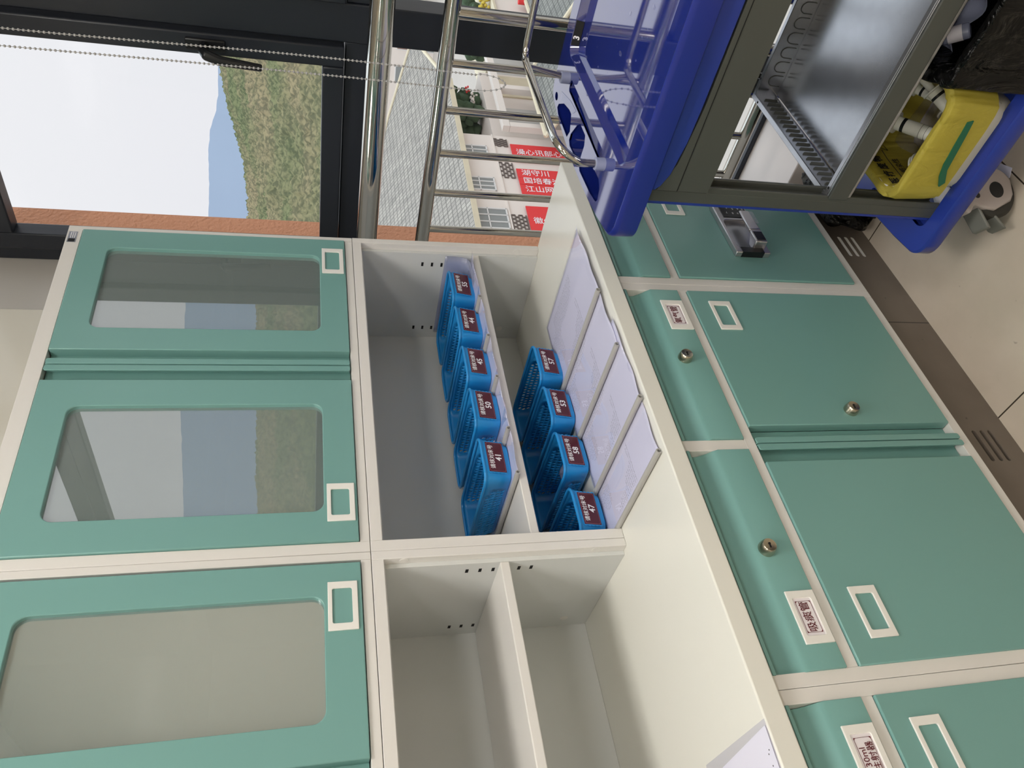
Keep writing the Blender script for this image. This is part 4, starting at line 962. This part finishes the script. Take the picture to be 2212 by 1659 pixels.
# print on the bag
inx = BCX - 0.0; 
yin = BCY + BHD * 0.845
def onwall(u, v): return None
for i, ch_ in enumerate('医疗废物'):
    lettering(ch_, 0.020, 'ink_black', yl, (BCX - 0.052 + 0.0, BCY + 0.088 - 0.0, 0.29) if False else (BCX - 0.066 + i * 0.024, yin - 0.002, 0.272), (1, 0, 0), (0, 0.12, 0.99), depth=0.0002, bold=0.0004)
lettering('感染性', 0.015, 'ink_black', yl, (BCX - 0.02, yin - 0.007, 0.240), (1, 0, 0), (0, 0.12, 0.99), depth=0.0002)
bz_ = MB()
bc = Vector((BCX + 0.055, yin - 0.007, 0.252))
for k_ in range(3):
    a0 = math.radians(90 + 120 * k_); cc = bc + Vector((math.cos(a0), 0, math.sin(a0))) * 0.0062
    bz_.tube([cc + Vector((math.cos(a0 + math.radians(t_)), 0, math.sin(a0 + math.radians(t_)))) * 0.0062 for t_ in range(-140, 141, 20)], 0.0009, 5)
bz_.tube([bc + Vector((math.cos(math.radians(t_)), 0, math.sin(math.radians(t_)))) * 0.0052 for t_ in range(0, 360, 20)], 0.0007, 5, closed=True)
tr_ = [bc + Vector((math.cos(math.radians(t_)), 0, math.sin(math.radians(t_)))) * 0.028 for t_ in (90, 210, 330)]
bz_.tube(tr_, 0.0006, 5, closed=True); bz_.build('biohazard_symbol', 'ink_black', yl)
bz_ = MB(); bz_.tube([(BCX - 0.09, yin - 0.005, 0.256), (BCX, yin - 0.006, 0.255), (BCX + 0.03, yin - 0.007, 0.252)], 0.0006, 5); bz_.build('print_line', 'ink_black', yl)
gx_ = BCX - BHW * 1.052
bs_ = MB(); bs_.prism([(-0.694, 0.240), (-0.690, 0.250), (-0.650, 0.246), (-0.610, 0.241), (-0.585, 0.233), (-0.566, 0.221), (-0.575, 0.214), (-0.600, 0.227), (-0.640, 0.232), (-0.670, 0.236)], 'x', gx_ - 0.0022, gx_ + 0.001)
bs_.build('green_print', 'dark_green', yl)
# syringes
def syringe(p, d, r_, L_, label, plunger=0.35):
    s = empty('syringe', p, label, 'syringe', 'used syringes in the yellow bag'); a = Vector(d).normalized(); p = Vector(p)
    MB().lathe([(0.0015, -0.008), (0.002, 0), (r_, 0.002), (r_, L_), (r_ * 1.55, L_ + 0.0005), (r_ * 1.55, L_ + 0.003)], p, a, 20).build('barrel', 'syringe_body', s)
    MB().lathe([(r_ * 0.55, L_), (r_ * 0.55, L_ * (1 + plunger)), (r_ * 1.15, L_ * (1 + plunger)), (r_ * 1.2, L_ * (1 + plunger) + 0.003), (0, L_ * (1 + plunger) + 0.003)], p, a, 20).build('plunger', 'syringe_body', s)
    MB().lathe([(r_ * 1.02, L_ * 0.84), (r_ * 1.02, L_ * 0.90)], p, a, 20).build('piston_ring', 'black_plastic', s)
    g = MB()
    for k_ in range(5): g.lathe([(r_ * 1.02, L_ * (0.15 + 0.1 * k_)), (r_ * 1.02, L_ * (0.15 + 0.1 * k_) + 0.0006)], p, a, 20)
    g.build('graduation', 'ink_black', s); return s
syringe((-0.462, -0.632, 0.216), (0.62, 0.12, 0.42), 0.0125, 0.100, 'large used syringe leaning across the middle of the yellow bag')
syringe((-0.470, -0.665, 0.212), (0.55, -0.22, 0.38), 0.012, 0.085, 'used syringe with printed scale beside the black bag end of the yellow bag')
syringe((-0.440, -0.685, 0.228), (0.60, 0.05, 0.38), 0.008, 0.075, 'thin used syringe lying highest in the yellow bag')
syringe((-0.468, -0.606, 0.205), (0.45, 0.45, 0.25), 0.0115, 0.058, 'short used syringe nearest the print on the yellow bag', 0.12)
syringe((-0.470, -0.648, 0.188), (0.75, -0.1, 0.30), 0.0105, 0.060, 'used syringe lowest in the yellow bag', 0.15)
rc = MB().box(-0.332, -0.324, -0.690, -0.682, 0.262, 0.270).build('needle_cap', 'red_cap', origin=(-0.328, -0.686, 0.262)); tag(rc, 'small orange needle cap stuck to the yellow bag', 'needle cap')
fl_ = MB().surf(lambda u, v: (BCX + (u - 0.5) * 0.15, BCY + (v - 0.5) * 0.17, 0.172 + 0.014 * math.sin(u * 9) * math.cos(v * 7) + 0.02 * u), 16, 16).build('crumpled_wrappers', 'clear_plastic', origin=(BCX, BCY, 0.18), solid=0.0006); tag(fl_, 'crumpled clear wrappers under the syringes in the yellow bag', 'wrappers', kind='stuff')

bb = empty('rubbish_bin', (-0.39, -0.92, BZ), 'bin lined with a glossy black rubbish bag on the trolley base', 'bin')
bn = MB(); binshell(bn, -0.385, -0.865, 0.112, 0.118, BZ, 0.325, 0.85); bn.build('bin_body', 'black_plastic', bb, solid=0.003)
liner(MB(), -0.385, -0.865, 0.118, 0.124, 0.330, BZ + 0.004, 0.050, 11, 0.172).build('bag_liner', 'black_film', bb, angle=180)
vial((-0.405), -0.800, 0.262, 0.013, 0.055, (0.4, 0.5, 0.5), 'small dark-capped vial in the black bag', capm='black_plastic')
vial((-0.440), -0.865, 0.262, 0.014, 0.06, (0.2, -0.8, 0.3), 'labelled glass bottle at the outer side of the black bag', capm='satin_silver')
g_ = MB().surf(lambda u, v: (-0.345 + (u - 0.5) * 0.11, -0.81 + (v - 0.5) * 0.12, 0.262 + 0.016 * math.sin(u * 8 + 1) * math.cos(v * 9) + 0.01 * v), 18, 18).build('plastic_wrapper', 'cloudy_plastic', origin=(-0.345, -0.81, 0.26), solid=0.0006); tag(g_, 'crumpled translucent wrapper in the black bag', 'wrapper')
g_ = MB().surf(lambda u, v: (-0.385 + (u - 0.5) * 0.19, -0.865 + (v - 0.5) * 0.19, 0.235 + 0.012 * math.sin(u * 11) * math.cos(v * 12)), 18, 18).build('rubbish_heap', 'black_film', origin=(-0.385, -0.865, 0.23), solid=0.001); tag(g_, 'dark crumpled rubbish filling the black bag', 'rubbish', kind='stuff')
q_ = MB().plate([(-0.381, -0.556), (-0.418, -0.568), (-0.428, -0.552), (-0.375, -0.500), (-0.350, -0.510)], [], 'z', 0.0005, 0.0015).build('paper_scrap', 'paper', origin=(-0.39, -0.54, 0), smooth=False); tag(q_, 'white paper scrap on the floor beside the front caster of the trolley', 'paper')
pp = MB().surf(lambda u, v: (-0.470 + u * 0.06, -0.545 + v * 0.045 + 0.004 * math.sin(u * 8), BZ + 0.002 + 0.012 * u * (1 - v)), 8, 6).build('paper_scrap', 'paper', origin=(-0.44, -0.52, BZ), solid=0.0005); tag(pp, 'scrap of white paper between the bin and the front post of the trolley', 'paper')

# dark bag on the floor in the corner behind the base cabinet end
random.seed(5)
db = MB(); 
def dbf(u, v):
    a = 2 * math.pi * u; b_ = math.pi * v; k_ = 1 + 0.10 * math.sin(5 * a + 2 * v * 5) + 0.05 * math.sin(11 * a + 7 * v)
    return (-0.104 + 0.104 * k_ * math.cos(a) * math.sin(b_) ** 0.22, -0.268 + 0.038 * k_ * math.sin(a) * math.sin(b_) ** 0.22, 0.062 + 0.060 * math.cos(b_))
db.surf(dbf, 40, 20, cu=True); db = db.build('tied_bag', 'black_film', origin=(-0.075, -0.305, 0.0)); tag(db, 'black plastic bag on the floor at the window end of the base cabinets', 'bag')

# ------------------------------------------------------------------ outside
OUT = []
EK = 1.4
Dd = Vector((0.99755622, -0.06986832, 0)); Nn = Vector((0.06986832, 0.99755622, 0)); P0 = Vector((19.77121585, 13.68970467, 0))
def FP(s_, z_, off=0.0):          # point on the facade plane of the tiled-roof building
    p = P0 + Dd * s_ + Nn * off; p.z = z_
    return CP + (p - CP) * EK
GZ = CP.z + (-8.9 - CP.z) * EK
gr = MB().box(2.0, 900, -500, 500, GZ - 1, GZ).build('town_ground', 'ground_mat', origin=(400, 0, GZ)); struct(gr); gr.name = 'floor_exterior'
b1 = empty('tiled_roof_building', FP(1, -8.9, 2), 'white building with a large grey tiled roof and red banners outside the window', 'building')
def fbox(mb, s0, s1, z0, z1, o0, o1):
    q = [FP(s_, z_, o_) for z_ in (z0, z1) for (s_, o_) in ((s0, o0), (s1, o0), (s1, o1), (s0, o1))]; mb.hexa(q)
m = MB(); fbox(m, -6, 3.62, -8.9, -3.95, 0.0, 6.0); m.build('wall', 'ext_white', b1)
# roof plane rising away from the eave
pit = math.radians(27)
def RP(s_, u_): return FP(s_, -3.80 + u_ * math.sin(pit), -0.28 + u_ * math.cos(pit))
rf = MB(); poly = [(-6.5, 0), (6.5, 0), (11.8, 1.6), (8.9, 3.9), (6.6, 5.2), (3.2, 5.9), (-6.5, 5.9)]
A_ = [rf.bm.verts.new(RP(*p)) for p in poly]; B_ = [rf.bm.verts.new(RP(*p) - Vector((0, 0, 0.12))) for p in poly]; rf._f(A_); rf._f(B_[::-1])
for i in range(len(poly)): rf._f([A_[i], A_[(i + 1) % len(poly)], B_[(i + 1) % len(poly)], B_[i]])
rf.build('roof', 'roof_tiles', b1, smooth=False, uvplane=(RP(0, 0), Dd, (RP(0, 1) - RP(0, 0)).normalized(), 1.0, 1.0))
m = MB(); m.tube([RP(-6.5, 5.9), RP(3.2, 5.9), RP(6.6, 5.2), RP(8.9, 3.9), RP(11.8, 1.6)], 0.10, 8); m.tube([RP(11.8, 1.6), RP(9.5, 0.9), RP(6.5, 0)], 0.10, 8); m.build('ridge', 'cream_trim', b1)
m = MB(); fbox(m, -6.5, 6.6, -3.99, -3.80, -0.30, -0.12); m.build('eave', 'cream_trim', b1)
def ext_window(s0, s1, z0, z1, par=None, cols=2):
    w_ = MB()
    t_ = 0.05
    fbox(w_, s0, s0 + t_, z0, z1, -0.05, 0.02); fbox(w_, s1 - t_, s1, z0, z1, -0.05, 0.02); fbox(w_, s0, s1, z0, z0 + t_, -0.05, 0.02); fbox(w_, s0, s1, z1 - t_, z1, -0.05, 0.02)
    fbox(w_, s0, s1, z1 - (z1 - z0) * 0.38, z1 - (z1 - z0) * 0.38 + 0.04, -0.05, 0.02)
    for k_ in range(1, cols + 1): sm = s0 + (s1 - s0) * k_ / (cols + 1); fbox(w_, sm - 0.02, sm + 0.02, z0, z1, -0.05, 0.02)
    w0 = w_.build('window', 'ext_frame', b1, smooth=False); g = MB(); fbox(g, s0 + t_, s1 - t_, z0 + t_, z1 - t_, -0.02, 0.01); g.build('pane', 'ext_glass', w0, smooth=False)
ext_window(-1.40, -0.40, -5.05, -4.02); ext_window(0.49, 1.18, -4.86, -4.02); ext_window(2.2, 2.93, -4.84, -4.0)
def lattice(s0, s1, z0, z1):
    l_ = MB(); g = 0.018
    for i in range(5):
        z_ = z0 + (z1 - z0) * i / 4; fbox(l_, s0, s1, z_ - g, z_ + g, -0.04, 0.01)
        for j in range(4):
            if i < 4:
                s_ = s0 + (s1 - s0) * ((j + (0.5 if i % 2 else 0)) / 3.5); zz = z0 + (z1 - z0) * (i + 1) / 4; fbox(l_, s_ - g, s_ + g, z_, zz, -0.04, 0.01)
    l_.build('lattice', 'lattice_dark', b1, smooth=False)
lattice(-1.34, -0.68, -5.66, -5.17); lattice(1.25, 2.06, -5.62, -5.14); lattice(3.0, 3.4, -5.62, -5.14)
m = MB(); fbox(m, -6, 3.62, -5.14 + 0.0, -5.09, -0.05, 0.0); m.build('ledge', 'ext_white', b1)
bl_ = ['red hanging banner farthest along the white facade', 'red hanging banner with large characters, second from the far end', 'red hanging banner in the middle of the white facade', 'red hanging banner left of the middle one on the facade', 'red hanging banner nearest the orange wall']
for i, (s0, s1, tx) in enumerate([(2.16, 3.06, '澡心讯部心'), (1.22, 1.68, '湖守川'), (0.85, 1.21, '国培春涂'), (0.34, 0.83, '江山网固'), (-1.75, -0.28, '徽仁')]):
    c = FP((s0 + s1) / 2, -8.0); bn_ = MB(); fbox(bn_, s0, s1, -8.2, -5.70, -0.10, -0.07)
    bo_ = bn_.build('banner', 'banner_red', origin=c, smooth=False); tag(bo_, bl_[i], 'banner', 'red banners on the white facade')
    for k_, ch_ in enumerate(tx): lettering(ch_, 0.34 * EK, 'ink_white', bo_, FP((s0 + s1) / 2, -6.02 - 0.34 * k_, -0.11), (0, 0, -1), Dd, depth=0.004)
# projecting terrace with beams beyond the end of the facade
b2 = empty('terrace_building', FP(6, -8.9, 0.5), 'white flat-roofed building with concrete beams beyond the tiled roof', 'building')
m = MB(); fbox(m, 3.75, 8.2, -8.9, -5.30, 0.3, 4.0); m.build('wall', 'ext_white', b2, smooth=False)
m = MB(); fbox(m, 8.4, 10.2, -8.9, -6.2, 0.6, 3.4); m.build('wall', 'reveal', b2, smooth=False)
m = MB(); fbox(m, 3.7, 9.0, -5.75, -5.50, -0.4, -0.15); m.build('beam', 'ext_white', b2, smooth=False)
for q_ in ((3.7, 3.95), (6.1, 6.35), (8.75, 9.0)):
    m = MB(); fbox(m, q_[0], q_[1], -8.9, -5.76, -0.4, -0.15); m.build('column', 'ext_white', b2, smooth=False)
m = MB(); fbox(m, 4.4, 5.8, -7.9, -5.9, 0.24, 0.31); m.build('panel', 'reveal', b2, smooth=False)
m = MB(); fbox(m, 6.6, 8.0, -7.9, -5.9, 0.24, 0.31); m.build('panel', 'cream_trim', b2, smooth=False)
b3 = empty('garden_terrace', FP(13, -8.9, 1), 'pale retaining wall carrying the farther shrub bed', 'wall')
m = MB(); fbox(m, 11.0, 16, -8.9, -6.35, -0.6, 3.0); m.build('wall', 'ext_white', b3, smooth=False)
m = MB(); fbox(m, 10.9, 16.1, -6.35, -6.25, -0.7, 3.1); m.build('coping', 'cream_trim', b3, smooth=False)
def bush(name, c, r_, n, m_, label, cat, seed):
    rd = random.Random(seed); b_ = MB()
    for i in range(n):
        d_ = Vector((rd.uniform(-1, 1), rd.uniform(-1, 1), rd.uniform(-0.6, 0.9))) * r_; b_.sphere(Vector(c) + d_, r_ * rd.uniform(0.18, 0.4), 9, (1, 1, rd.uniform(0.6, 1.1)))
    for v in b_.bm.verts: v.co += noise.noise_vector(v.co * 2.2) * r_ * 0.12
    o = b_.build(name, m_, origin=c); tag(o, label, cat); return o
def hedge(s0, s1, z0, z1, o0, o1, label, seed):
    rd = random.Random(seed); b_ = MB(); c = FP((s0 + s1) / 2, z0, (o0 + o1) / 2)
    for i in range(90):
        b_.sphere(FP(rd.uniform(s0, s1), rd.uniform(z0 + 0.15, z1), rd.uniform(o0, o1)), rd.uniform(0.22, 0.42), 9)
    for v in b_.bm.verts: v.co += noise.noise_vector(v.co * 3.0) * 0.16
    o = b_.build('shrub', 'shrub', origin=c, angle=180); tag(o, label, 'shrub')
hedge(5.9, 7.4, -5.3, -4.1, 0.6, 1.6, 'dark green hedge on the roof terrace beside the white sculpture', 1)
hedge(11.3, 14.6, -6.2, -5.3, 0.0, 1.6, 'dark green shrub bed farther along, behind the yellow plant', 2)
bush('yellow_plant', FP(12.5, -6.05, -0.35), 0.34, 24, 'yellow_leaf', 'yellow leafed plant among the farther shrubs', 'plant', 3)
bush('white_sculpture', FP(6.5, -4.95, 0.35), 0.26, 9, 'ext_white', 'irregular white garden sculpture before the dark hedge', 'sculpture', 4)
bush('red_flowers', FP(6.9, -4.75, 0.3), 0.20, 10, 'banner_red', 'patch of red flowers beside the white sculpture', 'flowers', 6)
# slate roofs at the right
def low_roof(s0, s1, z0, off, u1, label, m_='roof_slate', pitch=22, up=1):
    b_ = empty('slate_roof_building', FP((s0 + s1) / 2, -8.9, off), label, 'building'); p_ = math.radians(pitch)
    def Q(s_, u_): return FP(s_, z0 + up * u_ * math.sin(p_), off + u_ * math.cos(p_))
    r_ = MB(); A_ = [r_.bm.verts.new(Q(s_, u_)) for s_, u_ in ((s0, 0), (s1, 0), (s1, u1), (s0, u1))]; B_ = [r_.bm.verts.new(Q(s_, u_) - Vector((0, 0, 0.12))) for s_, u_ in ((s0, 0), (s1, 0), (s1, u1), (s0, u1))]
    r_._f(A_); r_._f(B_[::-1])
    for i in range(4): r_._f([A_[i], A_[(i + 1) % 4], B_[(i + 1) % 4], B_[i]])
    r_.build('roof', m_, b_, smooth=False, uvplane=(Q(s0, 0), Dd, (Q(s0, 1) - Q(s0, 0)).normalized(), 1, 1))
    e_ = MB(); e_.tube([Q(s0, 0), Q(s0, u1)], 0.13, 8); e_.tube([Q(s0, u1), Q(s1, u1)], 0.13, 8); e_.tube([Q(s1, 0), Q(s1, u1)], 0.13, 8); e_.build('ridge', 'cream_trim', b_)
    w_ = MB(); fbox(w_, s0 + 0.2, s1 - 0.2, -8.9, min(z0, z0 + up * u1 * math.sin(p_)) - 0.15, off + 0.2, off + u1 * 0.85); w_.build('wall', 'ext_white', b_, smooth=False)
low_roof(2.6, 6.4, -7.6, -2.9, 2.2, 'low building with a grey slate roof below the terrace')
low_roof(8.0, 12.5, -8.5, -3.2, 2.4, 'low building with a slate roof and cream ridge at far right')
sl_ = MB(); sl_.tube([FP(11.9, -7.3, -0.9), FP(11.9, -7.7, -0.9), FP(11.95, -8.1, -0.95), FP(12.1, -8.4, -0.95), FP(12.35, -8.35, -0.95), FP(12.5, -8.1, -0.9)], 0.16, 10); sl_ = sl_.build('red_slide', 'banner_red', origin=FP(12.1, -8.6, -0.9)); tag(sl_, 'red curved playground slide beyond the terrace', 'slide')
# apartment blocks far behind the roof
def block(cx_, cy_, w_, d_, zt, label, cols, rows, m_='ext_white', rz=0.0):
    b_ = empty('apartment_block', (cx_, cy_, GZ), label, 'building'); Mx = Matrix.Translation((cx_, cy_, 0)) @ Matrix.Rotation(rz, 4, 'Z')
    MB().box(-d_ / 2, d_ / 2, -w_ / 2, w_ / 2, GZ, zt).xf(Mx).build('wall', m_, b_, smooth=False)
    for r_ in range(rows):
        for c_ in range(cols):
            yy = -w_ / 2 + w_ * (c_ + 0.5) / cols; zz = zt - 1.8 - 3.0 * r_; hw_ = w_ / cols * 0.27
            f_ = MB().box(-d_ / 2 - 0.12, -d_ / 2, yy - hw_, yy + hw_, zz - 0.9, zz + 0.7).xf(Mx).build('window', 'ext_frame', b_, smooth=False)
            MB().box(-d_ / 2 - 0.15, -d_ / 2 - 0.11, yy - hw_ + 0.12, yy + hw_ - 0.12, zz - 0.8, zz + 0.6).xf(Mx).build('pane', 'ext_glass' if (r_ + c_) % 2 else 'ext_brown', f_, smooth=False)
    MB().box(-d_ / 2 - 0.3, d_ / 2 + 0.3, -w_ / 2 - 0.3, w_ / 2 + 0.3, zt, zt + 0.4).xf(Mx).build('parapet', 'ext_white', b_, smooth=False)
block(92, 56, 34, 14, -1.6, 'pale apartment block seen behind the tiled roof', 9, 4, rz=0.15)
block(100, 10, 40, 14, -2.0, 'pale apartment block right of the tiled roof', 10, 4, rz=-0.05)
block(95, -45, 40, 14, -1.0, 'apartment block far to the right of the window wall', 10, 4, rz=-0.3)
block(80, -105, 40, 14, -1.0, 'apartment block farthest right along the town edge', 10, 4, rz=-0.7)

# hillside forest and distant mountain
def interp(t, tab):
    for (a, b_), (c, d_) in zip(tab, tab[1:]):
        if t <= c: return b_ + (d_ - b_) * max(0, (t - a)) / (c - a)
    return tab[-1][1]
hill = [(-80, 3.0), (-45, 3.4), (-30, 3.0), (-10, 4.0), (10, 5.0), (20, 5.25), (27.7, 5.25), (29.4, 4.95), (31.5, 4.45), (33.4, 4.05), (37, 3.65), (45, 3.0), (60, 2.5), (80, 2.0)]
mnt = [(-80, 7.0), (-50, 8.2), (-38, 7.6), (-30, 6.2), (-10, 5.0), (15, 4.6), (23, 5.3), (27, 5.42), (29.5, 5.5), (30.6, 5.75), (31.6, 6.08), (33, 6.2), (35, 6.22), (37.5, 6.32), (50, 6.9), (60, 6.0), (80, 5)]
def hillf(u, v):
    az = -75 + 150 * u; a = math.radians(az); r_ = 330 + 560 * v; el = interp(az, hill)
    top = math.tan(math.radians(el)) * 890 + 1.3; zz = GZ + (top - GZ) * (v ** 0.8)
    p = Vector((math.cos(a) * r_, math.sin(a) * r_, zz))
    p.z += 9 * (noise.noise(p * 0.02)) * min(1, v * 3) * (1 - 0.6 * v) + 5.5 * abs(noise.noise(p * 0.13)) * (0.3 + 0.7 * min(1, v * 4)) + 4.5 * abs(noise.noise(p * 0.31)) - 3
    p = Vector((p.x + CP.x, p.y + CP.y, p.z)); return p
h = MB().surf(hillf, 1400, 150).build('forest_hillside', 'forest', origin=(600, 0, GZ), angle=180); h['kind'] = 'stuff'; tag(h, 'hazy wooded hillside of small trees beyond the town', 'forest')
def mnf(u, v):
    az = -78 + 156 * u; a = math.radians(az); r_ = 4200 + 900 * v; el = interp(az, mnt)
    top = math.tan(math.radians(el + 0.07 * noise.noise(Vector((az * 1.7, 0, 0))))) * 5100; return Vector((CP.x + math.cos(a) * r_, CP.y + math.sin(a) * r_, -40 + (top + 40) * v))
h = MB().surf(mnf, 500, 8).build('distant_mountain', 'mountain', origin=(4600, 0, -40), angle=180); tag(h, 'distant mountain ridge tinted pale haze blue above the hillside', 'mountain')
